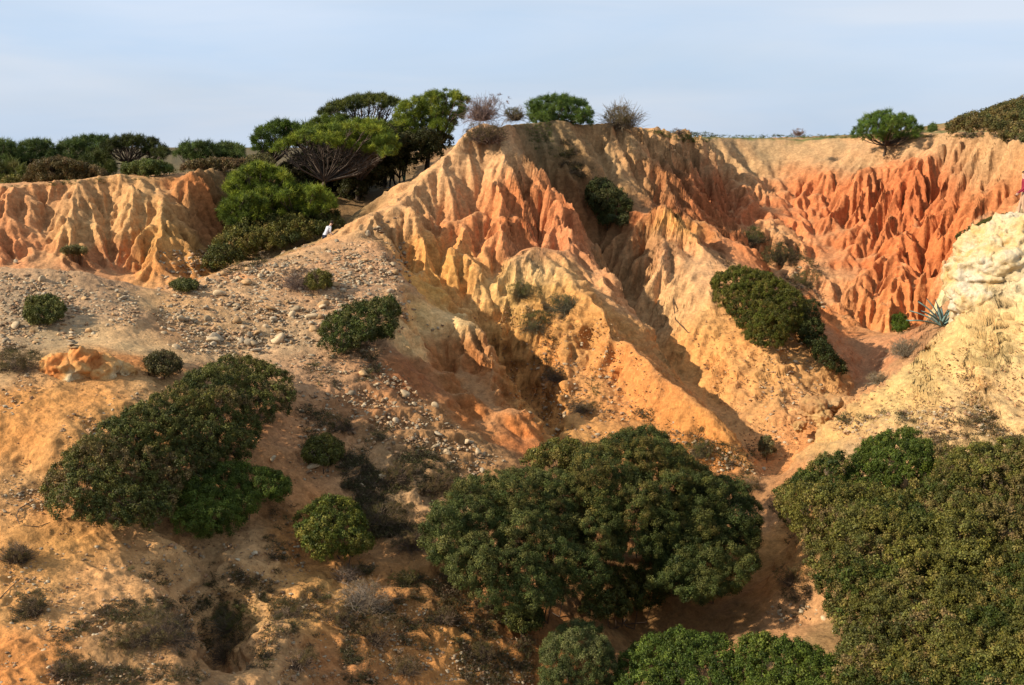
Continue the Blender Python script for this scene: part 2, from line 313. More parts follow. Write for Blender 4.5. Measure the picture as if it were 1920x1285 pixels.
# rock colours of the place (mostly as seen in full sun, some darkened for shade; turned into base colour by KALB)
KALB = np.array([.61, .588, .545])
PATCH = [ # px, py, radius px, sRGB, weight
 (40,400,60,(214,140,96)),(120,380,50,(216,160,112)),(200,400,50,(224,172,118)),(130,440,40,(224,168,112)),(260,360,40,(216,160,108)),(330,345,30,(224,140,84)),(370,345,25,(214,120,70)),
 (400,370,40,(190,98,60)),(410,430,40,(186,94,60)),(270,400,40,(220,164,106)),(310,450,45,(218,154,86)),(300,510,40,(224,146,84)),(220,490,40,(206,128,90)),(30,470,40,(214,128,88)),(180,500,30,(200,118,84)),
 (120,540,60,(204,158,122)),(50,580,80,(186,160,134)),(200,570,60,(200,158,124)),(290,570,35,(232,182,128)),(230,630,50,(230,188,140)),(100,620,60,(196,164,128)),(60,680,60,(196,160,120)),
 (450,520,60,(214,168,126)),(420,600,70,(206,164,120)),(560,560,80,(204,160,124)),(650,500,60,(208,160,124)),(500,640,60,(204,168,132)),(620,690,60,(206,158,122)),(700,530,50,(206,158,126)),(600,480,40,(216,170,128)),(330,620,25,(176,124,90)),
 (440,515,18,(214,120,70)),(720,440,40,(216,166,122)),(760,560,30,(224,172,120)),
 (870,290,60,(226,178,134)),(840,340,50,(228,172,124)),(900,340,50,(232,166,116)),(940,290,40,(232,180,134)),(800,370,40,(226,168,118)),(920,400,60,(224,132,84)),(980,380,50,(222,122,76)),(1010,420,40,(226,140,98)),(860,420,50,(222,140,92)),
 (760,400,40,(224,166,116)),(800,460,45,(230,156,84)),(770,480,30,(228,158,84)),(830,500,40,(232,168,88)),(880,480,45,(232,160,94)),(820,540,40,(236,172,90)),(860,560,30,(228,148,80)),(950,470,40,(226,142,98)),(700,430,30,(222,170,120)),
 (990,485,28,(230,196,148)),(1020,515,30,(232,186,128)),(940,540,35,(232,190,128)),(900,580,40,(236,176,112)),(980,580,50,(222,168,96)),(1080,520,40,(234,176,112)),(820,610,34,(250,208,150)),(870,598,22,(250,208,150)),(770,622,20,(248,204,146)),(735,590,22,(240,196,140)),(780,590,30,(240,186,110)),
 (1060,460,40,(222,138,98)),(1060,400,30,(222,128,88)),(1120,520,35,(226,156,112)),(1170,560,35,(220,160,116)),(1100,600,50,(226,158,92)),
 (1040,640,60,(222,154,88)),(1000,700,60,(212,144,82)),(1080,740,70,(212,142,78)),(1100,820,60,(206,146,82)),(1150,680,50,(226,146,84)),(1220,740,60,(224,144,82)),(1300,810,60,(216,140,74)),(1200,820,60,(218,140,74)),
 (830,670,40,(190,116,72)),(880,730,40,(186,110,68)),(930,800,40,(202,114,64)),(980,830,30,(216,108,52)),(780,720,40,(180,100,66)),(720,760,60,(178,118,84)),(830,790,50,(190,134,90)),(740,820,60,(186,136,96)),(850,850,50,(176,124,84)),  # red cut toned down to brown, part of its shade painted in
 (1030,260,40,(150,124,96)),(1090,260,40,(194,152,110)),(1150,290,45,(196,154,112)),(1190,330,40,(204,160,114)),(1100,320,40,(160,116,84)),(1060,330,40,(140,96,70)),(1120,400,40,(160,100,70)),(1150,470,50,(176,122,88)),(1190,510,40,(184,138,98)),(1080,370,35,(160,84,58)),
 (1250,280,40,(204,156,112)),(1300,270,35,(206,160,118)),(1230,340,40,(186,104,70)),(1300,340,45,(196,104,72)),(1350,360,50,(198,102,72)),(1320,420,50,(196,106,72)),(1400,450,40,(210,118,78)),(1420,480,30,(216,126,82)),
 (1190,400,25,(212,112,72)),(1240,385,25,(226,150,96)),(1270,415,30,(234,172,96)),(1300,430,25,(232,168,92)),(1240,460,40,(230,160,116)),(1300,500,45,(232,172,124)),(1340,520,40,(228,164,120)),(1280,560,50,(226,176,126)),
 (1330,640,50,(234,164,96)),(1340,720,40,(236,160,92)),(1400,700,50,(222,160,100)),(1420,780,50,(224,156,98)),(1460,700,50,(220,160,98)),(1500,680,40,(222,160,98)),(1480,820,50,(232,154,96)),(1450,870,40,(230,150,90)),(1540,760,40,(222,164,112)),
 (1400,290,50,(204,164,122)),(1480,290,50,(206,166,124)),(1560,270,40,(204,162,120)),(1640,270,50,(208,160,120)),(1740,265,50,(208,162,122)),(1850,290,50,(204,158,116)),(1900,310,50,(206,160,116)),(1330,300,35,(200,160,122)),(1430,350,30,(208,156,112)),
 (1500,330,35,(218,120,78)),(1490,380,50,(220,116,76)),(1560,400,60,(222,122,80)),(1640,350,50,(220,114,74)),(1620,330,30,(216,136,94)),(1700,360,50,(220,108,70)),(1750,400,50,(218,108,68)),(1820,400,50,(218,116,72)),(1880,360,40,(216,124,80)),(1580,480,60,(218,118,76)),(1660,480,60,(222,116,72)),
 (1740,500,60,(216,112,70)),(1690,570,50,(224,128,76)),(1600,560,50,(224,132,84)),(1540,540,40,(222,160,116)),(1440,450,40,(210,156,112)),(1480,480,35,(206,150,106)),(1560,590,40,(226,130,76)),(1620,610,40,(230,156,98)),(1600,660,50,(206,138,100)),(1640,680,40,(200,132,98)),
 (1850,450,60,(232,214,178)),(1780,700,50,(234,196,140)),(1900,720,50,(234,196,140)),(1690,765,30,(234,196,132)),(1850,800,50,(226,186,132)),(1800,520,50,(234,214,170)),(1900,520,50,(226,210,176)),(1850,600,50,(236,196,136)),(1900,650,60,(234,194,134)),(1800,680,60,(232,196,130)),(1720,740,60,(228,188,124)),(1880,760,80,(226,186,134)),(1750,790,60,(214,176,130)),(1620,790,50,(220,176,116)),(1560,800,40,(214,170,114)),(1640,830,50,(198,162,124)),
 (1700,1000,110,(170,136,98)),(1900,1000,110,(160,130,94)),(1700,1200,120,(160,124,88)),(1560,1000,60,(190,146,100)),(1460,1040,50,(232,160,90)),(1420,1090,50,(216,140,80)),(1290,1150,50,(176,118,76)),(1180,1140,70,(158,108,72)),(1500,1160,50,(206,150,106)),(1100,950,90,(180,124,84)),(1430,930,40,(190,128,88)),  # soil under the middle trees is darker: shade put into the colour
 (150,690,60,(226,160,96)),(100,760,60,(232,160,88)),(50,830,70,(232,156,84)),(150,800,60,(228,164,98)),(30,900,50,(226,172,116)),(230,680,26,(208,124,70)),(280,720,40,(212,160,108)),(60,960,60,(228,164,104)),(200,880,60,(190,140,96)),
 (100,1020,60,(228,160,88)),(260,1040,60,(224,170,116)),(400,1040,50,(222,172,124)),(60,1130,60,(232,168,100)),(200,1120,80,(222,166,112)),(60,1230,50,(226,140,72)),(250,1230,80,(190,140,96)),(330,1160,60,(180,134,96)),(500,1130,50,(226,170,114)),(510,1240,60,(214,160,110)),
 (560,800,60,(206,146,104)),(620,870,60,(204,146,104)),(560,900,50,(206,140,92)),(640,1010,60,(216,140,78)),(620,1120,60,(220,160,92)),(720,1180,60,(212,134,72)),(850,1200,60,(224,150,78)),(760,1100,60,(196,128,74)),(920,1230,60,(220,146,76)),(720,1000,60,(186,134,94)),(650,1250,40,(190,120,76)),(750,900,60,(186,146,108)),(1000,1200,60,(170,100,60)),
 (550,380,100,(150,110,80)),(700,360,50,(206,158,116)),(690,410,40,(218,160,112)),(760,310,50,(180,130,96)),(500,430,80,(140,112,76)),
]
PC = np.array([hit(p[0], p[1]) for p in PATCH]); PR = np.array([max(p[2] / F * c[1], .5) for p, c in zip(PATCH, PC)]); PK = np.array([lin(p[3]) for p in PATCH]); PK[:, 1] += .022 * np.clip((.30 - PK[:, 1]) / .15, 0, 1); PK = PK * .80 + .20 * PK.mean(1)[:, None] * np.array([1.45, 1.0, .38]); PK = PK * KALB
FARC = lin((170, 150, 100)) * .5

# ------------------------------------------------------------------ terrain mesh: a fan of columns, rows packed where the ground is steep
ac = np.concatenate([np.linspace(-.75, -.5, 60, endpoint=False), np.linspace(-.5, .5, 940, endpoint=False), np.linspace(.5, .75, 60)])
yf = np.linspace(14.3, 99.5, 2400)
hh = samp(H, ac[:, None] * yf[None], np.broadcast_to(yf, (len(ac), len(yf))))
el = hh / yf
wgt = np.abs(np.diff(el, axis=1)) + .10 * np.diff(yf)[None] / yf[None, 1:] * (1 / np.maximum(.35, yf[None, 1:] / 40))
wgt = np.maximum(wgt, 2e-5)
W = np.concatenate([np.zeros((len(ac), 1)), np.cumsum(wgt, 1)], 1); W /= W[:, -1:]
k = 14
for _ in range(2):
    Wp = np.cumsum(np.pad(W, ((k + 1, k), (0, 0)), mode='edge'), 0); W = (Wp[2 * k + 1:] - Wp[:-(2 * k + 1)]) / (2 * k + 1)
NR = 830; tq = np.linspace(0, 1, NR)
Ym = np.array([np.interp(tq, W[i], yf) for i in range(len(ac))])
Xm = ac[:, None] * Ym; Zm = samp(H, Xm, Ym)
far = np.array([104, 112, 125, 145, 180, 240, 350, 600, 1200, 3000.])
Xf = ac[:, None] * far[None]; Yf = np.broadcast_to(far, Xf.shape)
zf_edge = samp(H, Xm[:, -1], Ym[:, -1])[:, None]
tt = np.clip((far - 99.5) / 120, 0, 1)[None]
Zf = zf_edge * (1 - tt) + (-.0135 * far[None]) * tt
Xa = np.concatenate([Xm, Xf], 1); Ya = np.concatenate([Ym, Yf], 1); Za = np.concatenate([Zm, Zf], 1)
nr = Xa.shape[1]; V = np.stack([Xa, Ya, Za], -1).reshape(-1, 3)
# lumps pushed along the surface normal so that walls are not smooth sheets
gxx, gyy = np.gradient(blur(H, 1), DX)
N = np.stack([-samp(gxx, V[:, 0], V[:, 1]), -samp(gyy, V[:, 0], V[:, 1]), np.ones(len(V))], 1); slp = np.sqrt(N[:, 0] ** 2 + N[:, 1] ** 2)
N /= np.linalg.norm(N, axis=1)[:, None]
inn = (V[:, 1] < 95)
ev = np.clip(samp(ERO, V[:, 0], V[:, 1]), 0, 1.5)
rg = samp(RUF, V[:, 0], V[:, 1]) * .7; rid = lambda q, sd: .35 - np.abs(v3(V / q + 3.3, sd)) * 2.2
dsp = v3(V / .9, 2) * (.05 + .10 * np.clip(slp - .3, 0, 1)) + rg * (v3(V / .33, 3) * (.04 + .05 * np.clip(slp - .3, 0, 1)) + rid(.62, 41) * (.05 + .05 * np.clip(slp - .2, 0, 1)) + rid(.24, 43) * .035 + v3(V / .15, 4) * .03 + v3(V / .08, 5) * .015)
V[inn] += (N * dsp[:, None])[inn]
# colours
zz_ = V[:, 2] * 3.1 + v3(V / 2.2, 61) * 1.6; st = np.abs((zz_ % 1) - .5) * 2; zz2 = V[:, 2] * 1.3 + v3(V / 3.1, 62) * 1.2; st2 = np.clip(np.abs((zz2 % 1) - .5) * 5 - 1, 0, 1)
sr = samp(RUF, V[:, 0], V[:, 1]); V[inn] += (N * ((st - .5) * (.045 * np.clip(slp, 0, 1.2) + .05 * np.clip(sr - 1.4, 0, 1)) + (st2 - .5) * .10 * np.clip(sr - 1.2, 0, 1))[:, None])[inn]
Vc = V + np.stack([v3(V / 1.6, 21), v3(V / 1.6, 22), v3(V / 1.2, 23)], 1) * .6 + np.stack([v3(V / .4, 24), v3(V / .4, 25), v3(V / .4, 26)], 1) * .25
num = np.zeros((len(V), 3)); den = np.zeros(len(V))
base_c = lin((200, 150, 106)) * KALB
for c, r, kk in zip(PC, PR, PK):
    sel = np.nonzero((np.abs(Vc[:, 0] - c[0]) < 3.2 * r) & (np.abs(Vc[:, 1] - c[1]) < 3.4 * r))[0]
    d2 = ((Vc[sel, 0] - c[0]) ** 2 + ((Vc[sel, 1] - c[1]) * .9) ** 2 + ((Vc[sel, 2] - c[2]) * 1.1) ** 2) / (r * r)
    ww = np.exp(-d2 * .62); num[sel] += ww[:, None] * kk; den[sel] += ww
num += base_c * .01; den += .01
colr = num / den[:, None]
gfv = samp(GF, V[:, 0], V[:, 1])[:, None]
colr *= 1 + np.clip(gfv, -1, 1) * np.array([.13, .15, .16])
fg = (np.clip((V[:, 1] - 58) / 6, 0, 1) * np.clip((-4 - V[:, 0]) / 4, 0, 1) + np.clip((V[:, 1] - 98) / 10, 0, 1)).clip(0, 1)[:, None] * .9
colr = colr * (1 - fg) + lin((104, 98, 66)) * .5 * fg  # far ground; its dark brown also paints the shade under the pines
# grass on the flat top of the plateau
gtop = np.clip((V[:, 1] - 69) / 3, 0, 1) * np.clip((.35 - slp) / .2, 0, 1) * np.clip((V[:, 2] + 1.2) / .5, 0, 1)
gm = np.clip(gtop * np.clip(fbm(V[:, 0] / 2.2, V[:, 1] / 2.2, 4, 12) * 1.4 + .75, 0, 1), 0, 1)[:, None]
colr = colr * (1 - gm) + lin((116, 122, 60)) * .55 * gm
# streaks of red and pale dust, unevenly mixed, and dust lying on the flatter ledges
n1 = fbm(V[:, 0] / .9 + .5 * V[:, 2], V[:, 1] / 2.0, 4, 31)[:, None]; n2 = v3(V * np.array([2.2, 2.2, .8]), 33)[:, None]
colr = colr * (1 + .16 * n1 + .14 * n2)
colr *= 1 + (.10 * (st - .5) * np.clip(slp, 0, 1))[:, None] + .12 * v3(V / .22, 63)[:, None]
colr *= np.array([1, 1, 1]) + n1 * np.array([.02, -.07, -.12])
flat = np.clip((.75 - slp) / .5, 0, 1)[:, None] * np.clip(ev, 0, 1)[:, None]
colr = colr * (1 - .35 * flat) + (lin((228, 184, 134)) * KALB) * .35 * flat
nf = len(ac)
ii, jj = np.meshgrid(np.arange(nf - 1), np.arange(nr - 1), indexing='ij'); a = (ii * nr + jj).ravel()
FQ = np.stack([a, a + nr, a + nr + 1, a + 1], 1)
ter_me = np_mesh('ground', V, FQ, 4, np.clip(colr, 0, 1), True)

# ------------------------------------------------------------------ materials
def mat(name): 
    m = bpy.data.materials.new(name); m.use_nodes = True; nt = m.node_tree; b = nt.nodes['Principled BSDF']; b.inputs['Specular IOR Level'].default_value = .15
    b.inputs['Roughness'].default_value = .95; return m, nt, b
def N_(nt, t, **kw):
    n = nt.nodes.new(t)
    for k_, v in kw.items():
        if k_.startswith('i_'): n.inputs[k_[2:].replace('_', ' ')].default_value = v
        else: setattr(n, k_, v)
    return n
def earth(name, tint=None, grain=1.0, bump=1.0):
    m, nt, b = mat(name); L = nt.links.new
    pos = N_(nt, 'ShaderNodeNewGeometry').outputs['Position']
    if tint is None:
        base = N_(nt, 'ShaderNodeAttribute', attribute_name='tint').outputs['Color']
    else:
        rgb = N_(nt, 'ShaderNodeRGB'); rgb.outputs[0].default_value = (*tint, 1); base = rgb.outputs[0]
    n1 = N_(nt, 'ShaderNodeTexNoise', i_Scale=5.0, i_Detail=8.0, i_Roughness=.72); L(pos, n1.inputs['Vector'])
    n2 = N_(nt, 'ShaderNodeTexNoise', i_Scale=22.0, i_Detail=5.0, i_Roughness=.7); L(pos, n2.inputs['Vector'])
    vo = N_(nt, 'ShaderNodeTexVoronoi', i_Scale=13.0); L(pos, vo.inputs['Vector'])
    mp_ = N_(nt, 'ShaderNodeMapRange'); mp_.inputs[1].default_value = .3; mp_.inputs[2].default_value = .7; mp_.inputs[3].default_value = 1 - .26 * grain; mp_.inputs[4].default_value = 1 + .24 * grain
    L(n1.outputs['Fac'], mp_.inputs[0])
    mp2 = N_(nt, 'ShaderNodeMapRange'); mp2.inputs[1].default_value = .3; mp2.inputs[2].default_value = .7; mp2.inputs[3].default_value = 1 - .2 * grain; mp2.inputs[4].default_value = 1 + .2 * grain
    L(n2.outputs['Fac'], mp2.inputs[0])
    mu = N_(nt, 'ShaderNodeMath', operation='MULTIPLY'); L(mp_.outputs[0], mu.inputs[0]); L(mp2.outputs[0], mu.inputs[1])
    vm = N_(nt, 'ShaderNodeVectorMath', operation='SCALE'); L(base, vm.inputs[0]); L(mu.outputs[0], vm.inputs['Scale'])
    L(vm.outputs[0], b.inputs['Base Color'])
    vc = N_(nt, 'ShaderNodeTexVoronoi', i_Scale=9.0); L(pos, vc.inputs['Vector']); sx_ = N_(nt, 'ShaderNodeSeparateColor'); L(vc.outputs['Color'], sx_.inputs[0])
    mq = N_(nt, 'ShaderNodeMapRange'); mq.inputs[3].default_value = .84; mq.inputs[4].default_value = 1.14; L(sx_.outputs[0], mq.inputs[0]); mw = N_(nt, 'ShaderNodeMath', operation='MULTIPLY'); L(mu.outputs[0], mw.inputs[0]); L(mq.outputs[0], mw.inputs[1]); L(mw.outputs[0], vm.inputs['Scale'])
    ad = N_(nt, 'ShaderNodeMath', operation='ADD'); L(n1.outputs['Fac'], ad.inputs[0])
    m2 = N_(nt, 'ShaderNodeMath', operation='MULTIPLY'); m2.inputs[1].default_value = .35; L(n2.outputs['Fac'], m2.inputs[0]); L(m2.outputs[0], ad.inputs[1])
    ad2 = N_(nt, 'ShaderNodeMath', operation='SUBTRACT'); m3 = N_(nt, 'ShaderNodeMath', operation='MULTIPLY'); m3.inputs[1].default_value = .25; L(vo.outputs['Distance'], m3.inputs[0])
    L(ad.outputs[0], ad2.inputs[0]); L(m3.outputs[0], ad2.inputs[1])
    bp = N_(nt, 'ShaderNodeBump', i_Strength=bump, i_Distance=.045); L(ad2.outputs[0], bp.inputs['Height']); L(bp.outputs[0], b.inputs['Normal'])
    return m
M_EARTH = earth('eroded_earth')
ground = link('ground', ter_me, M_EARTH, kind='structure')
print('terrain', len(V), time.time() - T0)
# ------------------------------------------------------------------ plants
def leafmat(name, rough=.6, trans=.25):
    m, nt, b = mat(name); L = nt.links.new
    at = N_(nt, 'ShaderNodeAttribute', attribute_name='tint'); pos = N_(nt, 'ShaderNodeNewGeometry').outputs['Position']
    n1 = N_(nt, 'ShaderNodeTexNoise', i_Scale=1.3, i_Detail=3.0); L(pos, n1.inputs['Vector'])
    mr = N_(nt, 'ShaderNodeMapRange'); mr.inputs[1].default_value = .35; mr.inputs[2].default_value = .65; mr.inputs[3].default_value = .8; mr.inputs[4].default_value = 1.2; L(n1.outputs['Fac'], mr.inputs[0])
    vm = N_(nt, 'ShaderNodeVectorMath', operation='SCALE'); L(at.outputs['Color'], vm.inputs[0]); L(mr.outputs[0], vm.inputs['Scale'])
    L(vm.outputs[0], b.inputs['Base Color']); b.inputs['Roughness'].default_value = rough
    tr = N_(nt, 'ShaderNodeBsdfTranslucent'); L(vm.outputs[0], tr.inputs[0]); ms = N_(nt, 'ShaderNodeMixShader'); ms.inputs[0].default_value = trans
    L(b.outputs[0], ms.inputs[1]); L(tr.outputs[0], ms.inputs[2]); L(ms.outputs[0], nt.nodes['Material Output'].inputs[0])
    return m
M_LEAF = leafmat('leaf'); M_TWIG = leafmat('twig', .9, .0)
def in_poly(poly, x, y):
    c = np.zeros(np.shape(x), bool); n = len(poly); j = n - 1
    for i in range(n):
        xi, yi = poly[i]; xj, yj = poly[j]
        if yi != yj: c ^= ((yi > y) != (yj > y)) & (x < (xj - xi) * (y - yi) / (yj - yi) + xi)
        j = i
    return c
def edge_d(poly, x, y):
    d = 1e9
    for (xa, ya), (xb, yb) in zip(poly, poly[1:] + poly[:1]):
        vx, vy = xb - xa, yb - ya; t = max(0, min(1, ((x - xa) * vx + (y - ya) * vy) / (vx * vx + vy * vy + 1e-9)))
        d = min(d, math.hypot(x - xa - t * vx, y - ya - t * vy))
    return d
def fill(poly, rmin, rmax, dens=1.0, seed=0, Y=None, off=.7, lift=0, squash=.85, jit=.02):
    """lobes (centre, radii) of a plant whose outline in the photo is poly"""
    r_ = np.random.default_rng(seed + 100); xs = [p[0] for p in poly]; ys = [p[1] for p in poly]; out = []; pl = []
    for _ in range(int(900 * dens)):
        x, y = r_.uniform(min(xs), max(xs)), r_.uniform(min(ys), max(ys))
        if not in_poly(poly, np.array(x), np.array(y)): continue
        r = min(rmax, edge_d(poly, x, y) / .9) * r_.uniform(.8, 1)
        if r < rmin: continue
        if any(math.hypot(x - a, y - b) < .62 * min(r, c) / dens ** .5 + .12 * max(r, c) for a, b, c in pl): continue
        pl.append((x, y, r))
        if Y is None: D = hit(x, y + r * off + lift)[1]
        else: D = Y + r_.uniform(-.02, .02) * Y
        D *= 1 - jit * r_.random(); c = P(x, y, D); R_ = r / F * D * 1.03
        out.append((c, np.array([R_, R_, R_ * squash])))
    return out
def leafmat_i(name, rough, trans, stone=False):
    m, nt, b = mat(name); L = nt.links.new
    a1 = N_(nt, 'ShaderNodeAttribute', attribute_name='tint', attribute_type='INSTANCER'); a2 = N_(nt, 'ShaderNodeAttribute', attribute_name='tint')
    mu = N_(nt, 'ShaderNodeVectorMath', operation='MULTIPLY'); L(a1.outputs['Color'], mu.inputs[0]); L(a2.outputs['Color'], mu.inputs[1]); col = mu.outputs[0]
    if stone:
        pos = N_(nt, 'ShaderNodeNewGeometry').outputs['Position']; n1 = N_(nt, 'ShaderNodeTexNoise', i_Scale=16.0, i_Detail=5.0); L(pos, n1.inputs['Vector']); mr = N_(nt, 'ShaderNodeMapRange'); mr.inputs[1].default_value = .3; mr.inputs[2].default_value = .7; mr.inputs[3].default_value = .65; mr.inputs[4].default_value = 1.2
        L(n1.outputs['Fac'], mr.inputs[0]); vm = N_(nt, 'ShaderNodeVectorMath', operation='SCALE'); L(col, vm.inputs[0]); L(mr.outputs[0], vm.inputs['Scale']); col = vm.outputs[0]
    L(col, b.inputs['Base Color']); b.inputs['Roughness'].default_value = rough
    if trans:
        tr = N_(nt, 'ShaderNodeBsdfTranslucent'); L(col, tr.inputs[0]); ms = N_(nt, 'ShaderNodeMixShader'); ms.inputs[0].default_value = trans
        L(b.outputs[0], ms.inputs[1]); L(tr.outputs[0], ms.inputs[2]); L(ms.outputs[0], nt.nodes['Material Output'].inputs[0])
    return m
MI_LEAF = leafmat_i('foliage_leaf', .55, .22); MI_STONE = leafmat_i('loose_stone', .95, 0, True)
def sprig(kind, seed):
    """one twig end, unit size, growing along +Z"""
    r_ = np.random.default_rng(seed); Vv, Ff, Cc = [], [], []; n = dict(broad=80, fine=170, needle=80, dry=26, tuft=30)[kind]
    for _ in range(n):
        d = r_.normal(size=3); d /= np.linalg.norm(d); d = d + np.array([0, 0, .55]); d /= np.linalg.norm(d)
        sh = r_.uniform(.6, 1.35); sh = np.array([sh * r_.uniform(.92, 1.1), sh, sh * r_.uniform(.8, 1.1)])
        if kind in ('broad', 'fine'):
            p = d * r_.uniform(.25, 1.05); ln, wd = ((.21, .13) if kind == 'broad' else (.16, .08)); nn = d + r_.normal(size=3) * .6; nn /= np.linalg.norm(nn)
            a = np.cross(nn, r_.normal(size=3)); a /= np.linalg.norm(a); b = np.cross(nn, a); ln *= r_.uniform(.7, 1.3); q = [p - a * ln, p - b * wd + nn * .03, p + a * ln, p + b * wd + nn * .03]; f = [[0, 1, 2], [0, 2, 3]]
        elif kind == 'needle':
            o_ = r_.normal(size=3) * .28; a = np.cross(d, r_.normal(size=3)); a /= np.linalg.norm(a); l_ = r_.uniform(.6, 1.0); q = [o_ - a * .05, o_ + a * .05, o_ + d * l_]; f = [[0, 1, 2]]
        else:
            d = d * np.array([1, 1, .8]) + np.array([0, 0, .25]); o_ = r_.normal(size=3) * np.array([.3, .3, .02]); a = np.cross(d, r_.normal(size=3)); a /= np.linalg.norm(a); l_ = r_.uniform(.5, 1.1); q = [o_ - a * .025, o_ + a * .025, o_ + d * l_]; f = [[0, 1, 2]]
            if kind == 'dry' or r_.random() < .4:
                for _k in range(3): c = o_ + d * l_ * r_.uniform(.4, 1); e = r_.normal(size=(3, 3)) * .075; k_ = len(q); q += [c + e[0], c + e[1], c + e[2]]; f.append([k_, k_ + 1, k_ + 2])
        k_ = sum(len(x) for x in Vv); Vv.append(np.array(q)); Ff.append(np.array(f) + k_); Cc.append(np.tile(sh, (len(q), 1)))
    me = np_mesh('sprig_' + kind, np.concatenate(Vv), np.concatenate(Ff), 3, np.concatenate(Cc)); me.materials.append(MI_LEAF); return me
def gn_group(name, meshes):
    g = bpy.data.node_groups.new(name, 'GeometryNodeTree'); g.interface.new_socket('Geometry', in_out='INPUT', socket_type='NodeSocketGeometry'); g.interface.new_socket('Geometry', in_out='OUTPUT', socket_type='NodeSocketGeometry')
    gi = g.nodes.new('NodeGroupInput'); go = g.nodes.new('NodeGroupOutput'); L = g.links.new
    g2i = g.nodes.new('GeometryNodeGeometryToInstance')
    for me in meshes:
        o = bpy.data.objects.new(me.name, me); oi = g.nodes.new('GeometryNodeObjectInfo'); oi.inputs['Object'].default_value = o; oi.inputs['As Instance'].default_value = True
        L(oi.outputs['Geometry'], g2i.inputs[0])
    jg = g.nodes.new('GeometryNodeJoinGeometry')
    for oi in [n for n in g.nodes if n.type == 'OBJECT_INFO']: L(oi.outputs['Geometry'], jg.inputs[0])
    iop = g.nodes.new('GeometryNodeInstanceOnPoints'); iop.inputs['Pick Instance'].default_value = True
    def na(n, t): q = g.nodes.new('GeometryNodeInputNamedAttribute'); q.data_type = t; q.inputs[0].default_value = n; return [x for x in q.outputs if x.enabled][0]
    e2r = g.nodes.new('FunctionNodeEulerToRotation'); L(na('rot', 'FLOAT_VECTOR'), e2r.inputs[0]); L(e2r.outputs[0], iop.inputs['Rotation'])
    L(na('scl', 'FLOAT_VECTOR'), iop.inputs['Scale']); L(na('pick', 'INT'), iop.inputs['Instance Index'])
    L(gi.outputs[0], iop.inputs['Points']); L(jg.outputs[0], iop.inputs['Instance']); L(iop.outputs[0], go.inputs[0])
    g.nodes.remove(g2i); return g
GG = {k: gn_group('grow_' + k, [sprig(k, 10 * i + 3) for i in range(5)]) for k in ('broad', 'fine', 'needle', 'dry', 'tuft')}
def points_obj(name, P_, rot, scl, tint, group_, parent=None, mat_=None, **kw):
    me = bpy.data.meshes.new(name); me.vertices.add(len(P_)); me.vertices.foreach_set('co', np.asarray(P_, np.float32).ravel())
    for n_, a_ in (('rot', rot), ('scl', scl)): at = me.attributes.new(n_, 'FLOAT_VECTOR', 'POINT'); at.data.foreach_set('vector', np.asarray(a_, np.float32).ravel())
    at = me.attributes.new('pick', 'INT', 'POINT'); at.data.foreach_set('value', RNG.integers(0, 5, len(P_)).astype(np.int32))
    c4 = np.ones((len(P_), 4), np.float32); c4[:, :3] = tint; at = me.attributes.new('tint', 'FLOAT_COLOR', 'POINT'); at.data.foreach_set('color', c4.ravel())
    me.materials.append(mat_ or MI_LEAF); o = link(name, me, None, parent, **kw); o.modifiers.new('grow', 'NODES').node_group = GG[group_]
    global NINST; NINST += len(P_); return o
NINST = 0
def foliage(name, origin, lobes, cols, leaf=.045, rs=.17, cover=1.0, seed=0, per=46, core=True, up=-.45, twist=.7, aspect=1.0, fuzz=1.0, style='broad', parent=None, tintk=1.0, **kw):
    r_ = np.random.default_rng(seed + 500); rs = rs * RSK
    cols = np.array([lin(c) for c in cols]) * .5 * tintk * np.array([1.42, 1.3, 1.06])
    LC = np.array([l[0] for l in lobes]); LR = np.array([l[1] for l in lobes]); A, B, T_, Z = [], [], [], []
    for li, (c, rr) in enumerate(lobes):
        ns = max(8, int(cover * 3.0 * (rr[0] / rs) ** 1.9)); d = r_.normal(size=(ns * 2, 3)); d /= np.linalg.norm(d, axis=1)[:, None]; d = d[d[:, 2] > up][:ns]
        cam_ = -c / np.linalg.norm(c); d = d[(d @ cam_ > -.5) | (r_.random(len(d)) < .35)]
        # uneven surface: shallow dents and bumps a few twigs wide
        bump = 1 + .22 * v3((c + d * rr) / (rs * 3.2), 51) + .10 * v3((c + d * rr) / (rs * 1.4), 52)
        sc = c + d * rr * (bump * (1 - .42 * r_.random(len(d)) ** 2.2))[:, None]
        q2 = (((sc[:, None] - LC[None]) / (LR[None] * .62)) ** 2).sum(-1); q2[:, li] = 9; ok = (q2 > 1).all(1); sc = sc[ok]; d = d[ok]
        if not len(sc): continue
        base = np.clip(vn(c[0] * .7 + seed, c[1] * .7 + c[2], 7) * 1.6 - .3, 0, .999) * len(cols)
        tone = (base + r_.choice([0, 0, 0, 1, 2], len(sc))).astype(int) % len(cols)
        A.append(sc); dd = d + r_.normal(size=d.shape) * .3 + np.array([0, 0, .35]); dd /= np.linalg.norm(dd, axis=1)[:, None]; B.append(dd)
        T_.append(cols[tone] * (r_.uniform(.72, 1.28, len(sc)) * (1 + .25 * v3(sc / .5, 57)))[:, None]); Z.append(rs * r_.uniform(.6, 1.45, len(sc)) * (1 + fuzz * .25 * (r_.random(len(sc)) < .12)))
    p = np.concatenate(A); d = np.concatenate(B); z = np.concatenate(Z)
    rot = np.stack([np.zeros(len(p)), np.arccos(np.clip(d[:, 2], -1, 1)), np.arctan2(d[:, 1], d[:, 0])], 1)
    return points_obj(name, p - origin, rot, z[:, None] * r_.uniform(.85, 1.15, (len(p), 3)), np.concatenate(T_), style, parent, **kw)
RSK = .68
NTRI = 0
bm_ = __import__('bmesh').new(); __import__('bmesh').ops.create_icosphere(bm_, subdivisions=2, radius=1)
